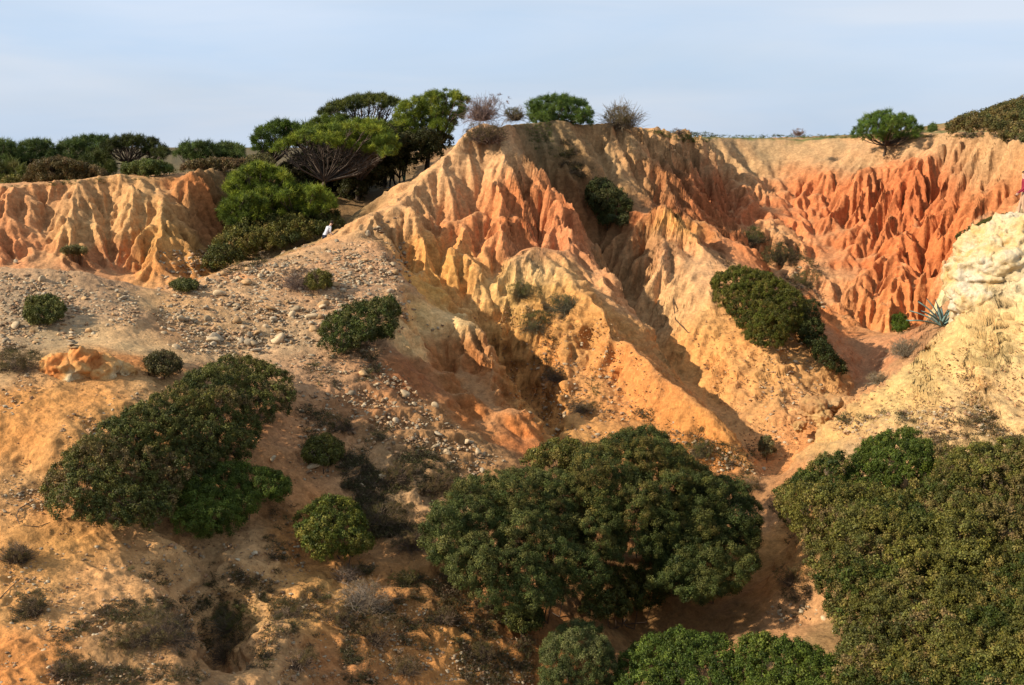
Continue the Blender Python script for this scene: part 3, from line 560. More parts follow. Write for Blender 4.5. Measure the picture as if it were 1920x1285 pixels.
CORE_V = np.array([v.co[:] for v in bm_.verts]); CORE_F = np.array([[v.index for v in f.verts] for f in bm_.faces]); bm_.free()
def ico(sub):
    import bmesh
    b = bmesh.new(); bmesh.ops.create_icosphere(b, subdivisions=sub, radius=1); v = np.array([q.co[:] for q in b.verts]); f = np.array([[q.index for q in g.verts] for g in b.faces]); b.free(); return v, f
def tube(pts, rad, ns=5):
    pts = np.array(pts, float); n = len(pts); V_ = []; F_ = []
    for i in range(n):
        t = pts[min(i + 1, n - 1)] - pts[max(i - 1, 0)]; t /= np.linalg.norm(t) + 1e-9
        u = np.cross(t, [.3, .5, .81]); u /= np.linalg.norm(u) + 1e-9; v = np.cross(t, u)
        for k_ in range(ns):
            a = 2 * math.pi * k_ / ns; V_.append(pts[i] + (u * math.cos(a) + v * math.sin(a)) * rad[i])
    for i in range(n - 1):
        for k_ in range(ns):
            a = i * ns + k_; b = i * ns + (k_ + 1) % ns; F_ += [[a, b, b + ns], [a, b + ns, a + ns]]
    return np.array(V_), np.array(F_)
class Mix:
    def __init__(s): s.V, s.F, s.C, s.n = [], [], [], 0
    def add(s, v, f, c):
        s.V.append(v); s.F.append(f + s.n); s.C.append(np.broadcast_to(c, (len(v), 3)) if np.ndim(c) == 1 else c); s.n += len(v)
    def mesh(s, name, smooth=False):
        global NTRI; NTRI += sum(len(f) for f in s.F)
        return np_mesh(name, np.concatenate(s.V), np.concatenate(s.F), 3, np.concatenate(s.C), smooth)
def twigs(m, base, rad, n, col, r_, thick=.006, up=.35, seg=4, droop=.1, fork=2):
    """many thin branches fanning out of one root"""
    for _ in range(n):
        d = r_.normal(size=3); d[2] = abs(d[2]) * .8 + up; d /= np.linalg.norm(d)
        ln = rad[0] * r_.uniform(.55, 1.1); p = base + r_.normal(size=3) * rad[0] * .12 * np.array([1, 1, .2]); pts = [p]
        for i in range(seg):
            d = d + r_.normal(size=3) * .22 - np.array([0, 0, droop * .3]); d /= np.linalg.norm(d); p = p + d * ln / seg * np.array([1, 1, rad[2] / rad[0]]); pts.append(p)
        c = lin(col) * .6 * r_.uniform(.65, 1.3)
        v, f = tube(pts, np.linspace(thick, thick * .35, seg + 1), 3); m.add(v, f, c)
        for _k in range(fork):
            i = r_.integers(1, seg); q = pts[i]; dd = d + r_.normal(size=3) * .7; dd /= np.linalg.norm(dd); e = [q, q + dd * ln * .22, q + dd * ln * .4 + np.array([0, 0, -.03 * ln])]
            v, f = tube(e, [thick * .7, thick * .5, thick * .3], 3); m.add(v, f, c)
def bush(name, label, cat, lobes, cols, group=None, stems=True, seed=0, kind=None, twig=0, twigcol=(150, 128, 108), **kw):
    if kind == 'stuff':
        return foliage(name, np.zeros(3), lobes, cols, seed=seed, label=label, cat=cat, kind=kind, **kw)
    g = lobes[0][0]; cen = np.mean([l[0] for l in lobes], 0); zb = samp(H, cen[:1], cen[1:2])[0]; root = np.array([cen[0], cen[1], zb])
    e = link(name, None, None, None, label, cat, group, None, root)
    foliage('foliage', root, lobes, cols, seed=seed, parent=e, kind='stuff', **kw)
    r_ = np.random.default_rng(seed + 9); m = Mix()
    for c, rr in [q for q in lobes if np.linalg.norm(q[0][:2] - root[:2]) < 1.1][:7]:
        b = np.array([c[0], c[1], samp(H, c[:1], c[1:2])[0] - .05]) * .75 + root * .25; b[2] = min(b[2], samp(H, b[:1], b[1:2])[0]) - .03
        mid = (b + c) / 2 + r_.normal(size=3) * .12 * rr[0]; t_ = .012 + .022 * rr[0]
        v, f = tube([np.array([0, 0, -.04]), b - root + np.array([0, 0, .04]), mid - root, c - root, c + np.array([0, 0, rr[2] * .6]) - root], [t_, t_ * .9, t_ * .7, t_ * .4, t_ * .15], 5); m.add(v, f, lin((120, 100, 84)) * .5)
    if twig:
        for c, rr in lobes:
            if r_.random() < .75: twigs(m, c - root - np.array([0, 0, rr[2] * .2]), rr * 1.18, twig, twigcol, r_, .007)
    link('branches', m.mesh('branches'), M_TWIG, e, kind='stuff')
    return e
def dry_bush(label, px, py, rp, n=120, col=(158, 136, 116), cat='shrub', name='dry_shrub', seed=1, Y=None, flat=.75, green=None, group=None, thick=.0055):
    c = hit(px, py + rp * .45) if Y is None else P(px, py + rp * .45, Y)
    rad = rp / F * c[1] * 1.15; r_ = np.random.default_rng(seed); m = Mix()
    twigs(m, np.zeros(3), np.array([rad, rad, rad * flat * 1.3]), n, col, r_, thick, fork=3)
    e = link(name, None, None, None, label, cat, group, None, c - np.array([0, 0, .03]))
    link('branches', m.mesh('branches'), M_TWIG, e, kind='stuff')
    lob = [(np.array([0, 0, rad * .35]) + r_.normal(size=3) * rad * .35 * np.array([1, 1, .4]), np.array([1, 1, .7]) * rad * .5) for _ in range(4)]
    foliage('foliage', np.zeros(3), lob, green or [col, tuple(int(q * .8) for q in col)], seed=seed, rs=max(.08, rad * .13), cover=.5 if not green else .9, style='dry', parent=e, kind='stuff')
    return e
G_DARK = [(84, 92, 48), (96, 102, 54), (112, 114, 64), (74, 84, 44)]
G_OLIVE = [(120, 118, 58), (104, 106, 52), (136, 126, 72), (92, 96, 48)]
G_BRT = [(96, 124, 44), (80, 110, 38), (112, 134, 52), (68, 94, 36)]
G_MIX = [(110, 110, 56), (126, 116, 72), (96, 100, 54), (134, 118, 82), (116, 118, 64)]
G_PINE = [(128, 146, 52), (144, 158, 60), (108, 128, 48), (88, 108, 44)]
G_FAR = [(84, 104, 56), (72, 92, 50), (98, 114, 62)]
G_BRN = [(110, 98, 66), (96, 88, 56), (124, 106, 78)]
G_GREY = [(112, 118, 84), (96, 104, 70), (126, 130, 98)]

# --- large shrubs
bush('mastic_bush', 'huge dark green bush spread over the left front slope below the stone cairn', 'bush', fill([(62,935),(110,860),(190,790),(280,745),(340,705),(430,662),(510,675),(556,712),(550,775),(490,805),(470,860),(400,880),(330,930),(320,1000),(200,992),(110,972)], 16, 46, 1.5, 1, lift=12), G_MIX + G_DARK, seed=1, rs=.13, twig=10)
bush('juniper_bush', 'vivid green feathery bush in front of the lower right end of the huge left bush', 'bush', fill([(322,965),(345,905),(420,858),(480,872),(548,895),(536,945),(475,955),(445,1003),(380,1015),(330,1000)], 14, 36, 1.4, 2, lift=8), [(92,110,46),(104,122,52),(78,96,42)], seed=2, style='fine', leaf=.05, rs=.15)
bush('mastic_bush', 'dark green bush hanging on the brink above the shaded red cut', 'bush', fill([(594,655),(608,602),(655,568),(740,556),(752,590),(735,640),(700,640),(640,668)], 10, 34, 1.3, 3, lift=8), [(84,94,44),(70,82,40),(98,100,58)], seed=3, leaf=.05, rs=.17, twig=6)
bush('mastic_bush', 'smooth rounded olive green bush on the ridge in front of the red amphitheatre', 'bush', fill([(1333,562),(1342,512),(1388,494),(1450,512),(1512,556),(1506,605),(1470,645),(1440,666),(1404,645),(1372,595)], 12, 38, 1.5, 4, lift=6), [(104,108,44),(92,100,40),(116,112,54),(84,88,42)], seed=4, rs=.14)
bush('mastic_bush', 'narrow shaded part of the smooth rounded bush trailing down the right bank, shade put into its leaf colour', 'bush', fill([(1496,560),(1530,562),(1538,615),(1590,700),(1580,716),(1545,690),(1500,640)], 8, 26, 1.3, 5, lift=4), [(62,72,38),(74,82,44)], seed=5, leaf=.06, rs=.19)  # shaded side of the rounded bush, painted with darker leaves
bush('juniper_tree', 'broad dark green tree filling the middle foreground below the yellow buttress', 'tree', fill([(785,1010),(820,940),(866,893),(960,878),(1060,885),(1150,930),(1185,1000),(1160,1070),(1090,1120),(1010,1155),(940,1162),(880,1135),(815,1075)], 18, 48, 1.5, 6, lift=60, squash=.9, jit=.05), [(100,112,62),(84,98,52),(116,124,72),(122,122,70)], seed=6, style='fine', tintk=.82, leaf=.052, rs=.15)
bush('juniper_tree', 'dark green tree with a high crown right of the broad middle tree', 'tree', fill([(1050,905),(1085,840),(1160,812),(1222,800),(1310,862),(1360,910),(1360,1000),(1270,1060),(1170,1050),(1110,980)], 18, 46, 1.5, 7, lift=95, squash=.95, jit=.05), [(98,108,58),(112,116,62),(128,120,66),(82,94,50)], seed=7, style='fine', tintk=.82, leaf=.052, rs=.16)
bush('juniper_tree', 'dark green tree leaning over the shaded gully floor', 'tree', fill([(1250,930),(1310,885),(1390,895),(1430,955),(1425,1045),(1385,1120),(1300,1140),(1200,1100),(1210,1000)], 16, 42, 1.5, 8, lift=60, jit=.05), [(94,106,58),(80,94,50),(112,118,66)], seed=8, style='fine', tintk=.82, leaf=.052, rs=.16)
bush('mastic_bush', 'dark bush added as deep shade under the two trees of the middle foreground', 'bush', fill([(1080,1150),(1110,1085),(1170,1060),(1230,1075),(1260,1120),(1200,1150),(1130,1170)], 12, 36, 1.3, 90, lift=20), G_DARK, seed=90, rs=.16)  # added to darken ground that sun reaches under the raised crowns
bush('mastic_bush', 'yellowish olive bush where the red spur ends behind the broad tree', 'bush', fill([(975,880),(985,850),(1040,822),(1100,830),(1130,860),(1080,890),(1010,890)], 10, 30, 1.3, 9, lift=45), G_OLIVE, seed=9, leaf=.05, rs=.16)
bush('lentisk_bush', 'roundish light olive bush between the huge left bush and the broad middle tree', 'bush', fill([(555,965),(595,932),(655,930),(688,975),(700,1030),(645,1058),(585,1045),(560,1010)], 12, 34, 1.4, 10, lift=20), [(122,126,56),(104,112,48),(134,132,66),(86,98,42)], seed=10, leaf=.045, rs=.14)
bush('rosemary_bush', 'grey green fine leaved round bush at the bottom of the picture', 'bush', fill([(1008,1310),(1018,1210),(1060,1160),(1115,1165),(1150,1215),(1150,1310)], 14, 44, 1.4, 11, lift=50), [(100,112,66),(88,100,58),(116,122,80)], seed=11, rs=.12, style='fine')
bush('mastic_bush', 'green bush at the bottom edge right of the grey green round bush', 'bush', fill([(1140,1330),(1160,1230),(1220,1185),(1300,1180),(1370,1190),(1380,1330)], 16, 42, 1.3, 12, lift=55), [(84,104,44),(100,118,52),(70,90,38)], seed=12, leaf=.042, rs=.14)
bush('mastic_bush', 'fresh green bush at the bottom edge below the pale rubble patch', 'bush', fill([(1365,1330),(1380,1195),(1450,1185),(1520,1200),(1570,1240),(1575,1330)], 16, 42, 1.3, 13, lift=50), [(94,112,46),(78,98,40),(108,122,54)], seed=13, leaf=.042, rs=.14)
bush('mastic_bush', 'bright green bush at the top edge of the scrub on the right slope', 'bush', fill([(1580,905),(1600,850),(1650,808),(1710,800),(1750,835),(1760,890),(1700,920),(1620,930)], 14, 40, 1.4, 14, lift=30), [(104,120,50),(88,106,44),(76,94,40)], seed=14, leaf=.045, rs=.15)
bush('scrub', 'dense olive and brown scrub covering the right front slope', 'scrub', fill([(1448,925),(1500,880),(1560,838),(1600,830),(1600,900),(1700,920),(1760,880),(1740,830),(1820,830),(1920,820),(2230,830),(2230,1400),(1560,1400),(1572,1210),(1532,1110),(1500,1015),(1452,965)], 15, 56, 2.6, 15, lift=26, jit=.06), G_MIX + G_OLIVE + [(84,96,44),(70,84,38)], seed=15, leaf=.046, rs=.15, kind='stuff', per=40)
dry_bush('pale grey leafless shrub in the scrub at the right edge', 1855, 880, 62, 200, (164,146,126), seed=16)
for i, (x, y, r) in enumerate([(1560,880,40),(1700,1000,46),(1640,1080,44),(1820,1010,40),(1760,1150,46),(1500,960,34),(1620,1180,40),(1880,1130,40)]):
    dry_bush('dead grey shrub in the right scrub, ' + ['at its upper left tip beside the gully', 'below the bright green bush', 'in the middle towards the sandy gully', 'below the pale leafless shrub', 'in the lower middle', 'at the left border above the sand', 'low beside the pale rubble', 'near the right edge at half height'][i], x, y, r, 130, (158,140,118), seed=60 + i, group='dead shrubs in the right scrub', flat=.9)
bush('scrub', 'dark scrub covering the hill behind the plateau at the upper right', 'scrub', fill([(1740,250),(1790,222),(1850,202),(1920,178),(2200,80),(2200,320),(1930,268),(1870,262),(1800,250)], 6, 17, 2.2, 16, Y=None, off=.9, squash=.8), [(108,104,62),(92,94,56),(120,108,70),(80,86,50)], seed=17, leaf=.09, rs=.3, kind='stuff', per=30)

# --- middle sized and small shrubs
def small(label, poly, cols, seed, rmin=5, rmax=20, cat='bush', name='shrub', lift=2, **kw):
    k_ = dict(leaf=.045, rs=.15); k_.update(kw)
    L_ = fill(poly, rmin, rmax, 1.2, seed, lift=lift)
    if not L_: L_ = [(hit(poly[0][0], poly[0][1]), np.array([.3, .3, .25]))]
    return bush(name, label, cat, L_, cols, seed=seed, **k_)
def ring(x, y, rx, ry): return [(x + rx * math.cos(a) * (1 + .12 * math.sin(5 * a + x)), y + ry * math.sin(a) * (1 + .1 * math.cos(3 * a + y))) for a in np.linspace(0, 2 * math.pi, 10)[:-1]]
small('dark green bush on the grey stone pile at the left edge', ring(82, 583, 38, 28), G_DARK, 21)
small('small dark brownish bush above the top of the huge left bush', ring(305, 683, 32, 22), [(98,92,62),(84,84,50),(110,98,72)], 22, twig=5)
small('low olive bush half dried beside the brown twigs on the stony slope', ring(597, 527, 26, 18), G_OLIVE, 23)
dry_bush('brown leafless shrub in the middle of the stony slope', 556, 520, 44, 170, (140,118,104), seed=24, flat=.6)
small('small olive bush on the middle slope right of the huge left bush', ring(605, 845, 38, 28), G_OLIVE, 25, twig=5)
small('dark bush in the shade of the ravine right of the cone', [(1104,340),(1130,332),(1182,378),(1176,425),(1130,420),(1100,372)], [(76,84,46),(64,74,42),(90,92,56)], 26, leaf=.07, rs=.24)
dry_bush('dry grey brown shrub hanging over the tip of the cone', 912, 248, 42, 260, (124,102,86), seed=27, Y=56.2, flat=.7, thick=.012, green=[(110,98,70),(96,90,60)])
dry_bush('pinkish grey leafless shrub standing on top of the cone', 903, 207, 38, 260, (150,126,116), seed=28, Y=58.5, flat=.9, thick=.012)
dry_bush('low brown shrub on the skyline right of the leafless shrub on the cone', 966, 214, 24, 160, (126,110,88), seed=29, Y=60.5, flat=.8, thick=.012, green=[(100,100,66)])
dry_bush('dry greyish shrub standing alone on the skyline right of the round pines', 1167, 222, 40, 260, (136,120,96), seed=30, Y=66, flat=.95, thick=.014, green=[(112,108,72),(124,112,80)])
dry_bush('tiny dry shrub on the grassy rim in the middle of the skyline', 1497, 248, 12, 60, (140,116,104), seed=31, Y=73.5, thick=.013)
dry_bush('tiny dry shrub on the rim left of the grass strip', 1273, 246, 10, 50, (136,116,100), seed=32, Y=70.5, thick=.013)
dry_bush('dark sparse shrub clinging to the shaded bank below the red spires', 1470, 480, 34, 170, (104,92,72), seed=33, thick=.012, green=[(84,88,52),(98,94,62)])
dry_bush('sparse shrub on the sandy slope right of the smooth rounded bush', 1515, 525, 30, 120, (124,110,84), seed=34, flat=.45, thick=.01, green=[(108,106,66)])
dry_bush('grey shrub growing on the pale knoll of the buttress', 980, 542, 32, 130, (120,112,84), seed=35, flat=.6, green=[(98,100,58),(112,106,70)], thick=.008)
dry_bush('grey green shrub drooping from the top of the yellow buttress', 1065, 568, 34, 170, (118,112,88), seed=36, flat=.8, green=[(98,100,64),(112,106,74)], thick=.008)
dry_bush('grey shrub on the buttress under the pale knoll, left of the drooping one', 1000, 600, 34, 120, (128,118,88), seed=37, flat=.5, green=[(108,106,66)], thick=.008)
small('small grey bush beside the gully just above the scrub', ring(1438, 838, 14, 24), [(118,112,80),(102,104,66)], 38, rs=.12, leaf=.035)
dry_bush('grey shrub at the foot of the long sunlit ridge above the middle trees', 1316, 842, 30, 110, (128,118,88), seed=39, green=[(104,104,62)])
small('bright green tuft left of the agave', ring(1686, 608, 16, 20), [(96,124,44),(84,108,40)], 40, rs=.14, leaf=.05)
dry_bush('pale grey shrub below the agave on the crest of the yellow slope', 1698, 650, 34, 200, (156,142,118), seed=41, flat=.8, thick=.008)
dry_bush('grey leafless shrub lying on the crest of the yellow slope, lower than the agave', 1650, 706, 26, 160, (150,136,110), seed=42, flat=.7, thick=.008)
small('olive shrub on top of the white rock', [(1770,468),(1800,436),(1850,410),(1905,396),(1880,412),(1815,442)], [(110,106,62),(92,96,52)], 43, 3, 9, rs=.12, leaf=.04)
dry_bush('rounded brown shrub casting a shadow on the sand at the left edge', 32, 1036, 36, 240, (128,106,84), seed=44, flat=.85, green=[(112,98,66),(96,90,56)])
dry_bush('pale tangled dead shrub in front of the olive bush in the centre left', 680, 1110, 58, 260, (170,152,130), seed=45, flat=.6)
dry_bush('grey dead shrub above the tangled one', 650, 1070, 34, 130, (146,126,108), seed=46, flat=.6)
dry_bush('sparse brown shrub at the left rim of the shaded hollow in the front', 300, 1170, 70, 300, (118,100,82), seed=47, flat=.5, green=[(100,96,60),(112,100,72)])
dry_bush('low olive and brown shrub right of the shaded hollow in the front', 440, 1150, 60, 240, (122,108,84), seed=48, flat=.5, green=[(98,100,56),(112,108,66)])
small('green shrub patch at the foot of the spur in the left ravine', ring(345, 535, 26, 10), [(104,106,64),(90,96,54)], 49, 3, 12)
small('thin grey green shrub on the ledge of the left cliff', ring(140, 470, 26, 7), [(136,132,92),(120,120,80)], 50, 3, 8)
dry_bush('greenish sparse shrub at the edge of the shaded bank behind the red spires', 1420, 440, 28, 110, (104,96,72), seed=51, flat=.3, thick=.012, green=[(90,98,56),(108,104,66)])
dry_bush('small dry shrub under the broad middle tree on the orange bank', 760, 1080, 30, 90, (132,120,80), seed=52, green=[(112,110,60)])
small('dark bush in the lower shade right of the orange bank', ring(985, 1160, 36, 26), G_DARK, 53, lift=8)
small('green grass clump below the rim left of the grass strip', ring(1300, 262, 24, 6), [(112,122,58),(96,108,48)], 54, 2, 6, Y=None) if False else None

for i, (x, y, r, f_, lab) in enumerate([(740,880,46,.5,'brown dry shrub around the white boulder of the middle slope'),(830,900,40,.5,'brown dry shrub left of the mouth of the shaded red cut'),(715,960,52,.55,'dark brown dry shrub right of the roundish light olive bush'),(770,1010,40,.6,'brown dry shrub at the left foot of the broad middle tree'),
 (700,1180,50,.5,'brown dry shrub below the tangled dead shrub'),(630,1150,34,.5,'small brown dry shrub left below the tangled dead shrub'),(830,1150,34,.5,'small brown dry shrub on the orange bank under the broad middle tree'),(430,1210,50,.6,'dark dry shrub in the shaded hollow in the front'),(220,1190,46,.4,'flat brown dry shrub on the sand at the bottom left'),(120,1240,40,.4,'flat brown dry shrub in the bottom left corner'),
 (60,1130,36,.35,'flat grey green dry shrub at the left edge below the rounded brown one'),(540,1140,34,.4,'small dry shrub beside the sand strip in the front'),(560,1230,34,.45,'dry shrub near the bottom edge right of the sand strip'),(900,1215,34,.5,'dry shrub on the orange bank at the bottom edge'),(760,1240,40,.45,'low dry shrub on the orange bank near the bottom edge'),(40,672,44,.25,'flat grey brown scrub behind the stone cairn'),
 (1040,700,26,.5,'small grey shrub on the shaded face of the yellow buttress'),(1090,760,26,.5,'small grey shrub low on the yellow buttress'),(640,790,34,.4,'brown dry shrub in the shade right of the huge left bush'),(1490,1080,36,.5,'grey dry shrub on the sandy bank left of the scrub'),(1410,905,24,.5,'small grey shrub in the mouth of the long gully')]):
    dry_bush(lab, x, y, r, 150, [(134,112,92),(120,100,80),(146,124,100)][i % 3], seed=400 + i, flat=f_, green=[(112,98,70),(98,92,58),(124,104,78)])
# --- pines and other trees
def pine(label, base, Y, tops, cols, seed, rmin=10, rmax=26, squash=.6, bare=0, name='pine_tree', cat='tree', group=None, leaf=.085, rs=.26, trunk=.13, per=80, **kw):
    """base = (px, py) of the trunk foot, tops = crown outlines"""
    lobes = []
    for i, t in enumerate(tops): lobes += fill(t, rmin, rmax, 1.2, seed + i, Y=Y, squash=squash)
    # give the crown its depth: push lobes near and far
    r_ = np.random.default_rng(seed + 77); lb = []
    wd = (max(p[0] for t in tops for p in t) - min(p[0] for t in tops for p in t)) / F * Y
    for c, rr in lobes:
        dy = r_.uniform(-.3, .3) * wd * .7; lb.append((c * (1 + dy / Y), rr))
    b = P(base[0], base[1], Y); b[2] = min(b[2], samp(H, b[:1], b[1:2])[0] + .1) - .1
    e = link(name, None, None, None, label, cat, group, None, b)
    foliage('crown', b, lb, cols, rs=rs, seed=seed, up=-.25 if bare else -.6, cover=1.25, style='needle', parent=e, kind='stuff', tintk=1.05, **kw)
    m = Mix(); bc = lin((122, 106, 92)) * .4; cen = np.mean([c for c, _ in lb], 0); fork = b * .62 + cen * .38 + r_.normal(size=3) * .12
    v, f = tube([b * 0, (fork - b) * .5 + r_.normal(size=3) * .06, fork - b], [trunk, trunk * .85, trunk * .7], 8); m.add(v, f, bc)
    link('trunk', m.mesh('trunk', True), M_TWIG, e); m = Mix()
    for c, rr in lb:
        q = fork - b; t_ = c - b - np.array([0, 0, rr[2] * .2]); mid = q * .5 + t_ * .5 + np.array([0, 0, -.12]) * np.linalg.norm(t_ - q) * .6 + r_.normal(size=3) * .1
        v, f = tube([q, mid, t_], [trunk * .42, trunk * .26, trunk * .1], 5); m.add(v, f, bc * r_.uniform(.8, 1.3))
        for _ in range(bare):
            s_ = mid * r_.uniform(.2, .8) + t_ * r_.uniform(.2, .6) * 1.0; s_ = mid + (t_ - mid) * r_.uniform(0, .8); d = t_ - q; d /= np.linalg.norm(d); d = d + r_.normal(size=3) * .5; d[2] = abs(d[2]) * .7 + .1; d /= np.linalg.norm(d); l_ = rr[0] * r_.uniform(.8, 1.6)
            v, f = tube([s_, s_ + d * l_ * .5 + r_.normal(size=3) * .05, s_ + d * l_], [.022, .014, .006], 3); m.add(v, f, bc * r_.uniform(.8, 1.5))
    link('limbs', m.mesh('limbs'), M_TWIG, e, kind='stuff')
pine('umbrella pine with bare grey branches under a bright green top, left of the cone', (588,372), 59, [[(495,300),(520,262),(580,236),(650,226),(720,236),(750,262),(740,300),(690,294),(640,278),(560,280)]], G_PINE, 201, 8, 22, .55, bare=20)
pine('wide green pine crown joined to the right side of the umbrella pine', (672,385), 61, [[(610,250),(650,222),(700,218),(742,240),(745,280),(700,300),(650,290)]], G_PINE, 211, 9, 24, .6)
pine('dark flat topped pine standing behind and above the umbrella pine', (690,330), 66, [[(578,225),(610,195),(660,176),(720,172),(762,190),(752,212),(690,205),(620,222)]], [(84,96,48),(100,108,50),(70,82,44)], 221, 8, 18, .5, bare=22)
pine('tall bright green pine right behind the left side of the cone', (800,330), 64, [[(742,262),(738,222),(752,190),(800,172),(838,162),(880,182),(878,212),(850,240),(832,266),(790,284)]], G_PINE, 231, 10, 26, .75, trunk=.18)
pine('small dark green pine at the left of the pine group', (505,345), 62, [[(468,282),(482,240),(520,222),(568,232),(585,250),(545,268),(500,300)]], [(92,116,42),(78,100,40),(64,84,38)], 241, 8, 22, .7, bare=4)
pine('low pine with a pointed green top at the left end of the ravine', (470,410), 55, [[(415,358),(432,325),(482,303),(540,320),(556,352),(500,368),(440,372)]], G_PINE, 251, 5, 18, .6)
pine('dark low pine under the pointed one beside the shaded cliff', (440,440), 53.5, [[(408,412),(420,375),(470,358),(500,372),(498,410),(440,425)]], G_PINE + [(70,88,40)], 261, 5, 19, .6)
pine('low spreading pine right below the umbrella pine', (560,430), 55, [[(476,402),(500,372),(560,345),(610,352),(642,388),(600,402),(520,408)]], G_PINE, 271, 5, 18, .55)
pine('dark green pine filling the gap between the umbrella pine and the small left pine', (590,340), 63.5, [[(530,268),(560,238),(600,216),(650,214),(665,238),(610,262),(560,280)]], [(96,116,46),(80,100,42),(112,130,50)], 276, 6, 20, .65)
pine('dark crown joining the umbrella pine to the tall bright pine', (720,330), 65, [[(655,275),(690,240),(745,225),(775,250),(770,290),(700,300)]], [(92,112,46),(78,98,42),(106,124,50)], 278, 7, 22, .8)
pine('slim pine sapling beside the path to the cone', (742,330), 64, [[(712,290),(730,272),(760,272),(770,300),(758,318),(730,312)]], G_PINE, 281, 6, 14, .8, trunk=.06)
pine('round clipped looking green pine on the skyline right of the cone', (1045,228), 66, [[(985,216),(988,192),(1015,180),(1055,177),(1095,188),(1114,212),(1112,236),(1000,232)]], [(84,112,52),(72,98,48),(96,120,56)], 291, 7, 18, .9, trunk=.1)
pine('round green pine bush alone on the right skyline', (1660,254), 72, [[(1594,252),(1605,230),(1640,212),(1668,207),(1705,218),(1730,238),(1732,262),(1640,266),(1594,262)]], [(92,122,52),(78,106,46),(104,130,58)], 301, 7, 18, .9, trunk=.1)
pine('small far conifer tip between the round pine bush and the scrub hill', (1748,250), 80, [[(1742,250),(1744,238),(1749,231),(1754,238),(1756,250)]], G_FAR, 305, 2.5, 6, 1, trunk=.05)
bush('scrub', 'dense green scrub filling the ravine below the pines', 'scrub', fill([(365,522),(392,470),(420,432),(470,410),(560,398),(640,396),(640,420),(606,446),(560,458),(478,476),(420,502)], 9, 24, 1.5, 18, lift=4), G_OLIVE + G_DARK, seed=18, leaf=.07, rs=.24, kind='stuff', per=36)
bush('scrub', 'dark scrub added as shade under the pines beside the path', 'scrub', fill([(500,335),(540,300),(600,262),(700,230),(780,240),(862,256),(830,290),(780,318),(734,338),(732,345),(690,370),(655,392),(600,400),(560,380)], 8, 22, 1.4, 19, Y=62.5), [(70,74,44),(60,66,38),(84,82,54)], seed=19, leaf=.07, rs=.26, kind='stuff', per=24)  # added in dark tints to fill the gaps with shade
FT = [([( -60,300),(-30,262),(20,262),(40,285),(30,320)], 'pale green far tree at the left edge of the picture', G_FAR),
 ([(20,305),(40,266),(85,262),(112,280),(100,315),(40,320)], 'green far tree second from the left edge', G_FAR),
 ([(95,300),(115,264),(160,256),(205,254),(215,278),(180,300),(130,312)], 'broad pale green tree left of the dark umbrella pine on the plateau', G_FAR),
 ([(322,296),(335,270),(375,265),(410,272),(420,292),(380,303)], 'pale green tree just right of the dark umbrella pine on the plateau', G_FAR),
 ([(400,296),(412,270),(440,266),(462,282),(464,300),(425,306)], 'pale tree beside the pine group, farthest right on the left plateau', G_FAR),
 ([(140,325),(150,295),(200,285),(215,305),(215,328)], 'dark bushy tree under the broad pale tree', [(70,84,42),(84,92,48)]),
 ([(-40,345),(-30,310),(30,305),(60,325),(50,348)], 'dark green shrub at the cliff rim on the left edge', [(88,96,46),(104,100,56)])]
for i, (poly, lab, cols) in enumerate(FT):
    pine(lab, ((poly[0][0] + poly[-1][0]) / 2 + 8, 334), 76 + (i % 3) * 2 - (14 if i > 4 else 0), [poly], cols, 310 + i, 6, 17, .85, name='far_tree', leaf=.11, rs=.34, per=46)
pine('dark umbrella pine with pale forked branches on the left plateau', (238,325), 68, [[(172,300),(195,265),(235,250),(285,255),(316,280),(322,300),(290,306),(262,280),(215,285)]], [(66,76,38),(78,86,44),(56,66,36)], 330, 7, 17, .6, bare=14, leaf=.09, rs=.28)
for i, (poly, lab, cols) in enumerate([
 ([(40,345),(60,310),(110,295),(150,305),(200,322),(205,336),(120,342)], 'brownish shrub bank on the rim of the left cliff', G_BRN),
 ([(222,330),(236,308),(280,302),(318,308),(325,322),(280,328)], 'green shrub on the rim below the umbrella pine of the left plateau', [(84,100,50),(98,108,56)]),
 ([(335,320),(350,306),(400,300),(462,302),(470,314),(420,320)], 'low reddish brown shrub strip on the rim near the cliff corner', [(124,104,78),(108,98,66)]),
 ([(0,350),(10,335),(60,330),(90,342),(40,352)], 'olive shrub at the rim where the left cliff begins', G_OLIVE),
 ([(455,318),(465,295),(500,290),(520,310),(500,325)], 'greyish shrub between the cliff rim and the pine group', [(112,108,76),(98,98,62)])]):
    bush('rim_shrub', lab, 'shrub', fill(poly, 4, 13, 1.4, 340 + i, Y=56 + 4 * (i > 1)), cols, seed=340 + i, leaf=.07, rs=.22, per=30)

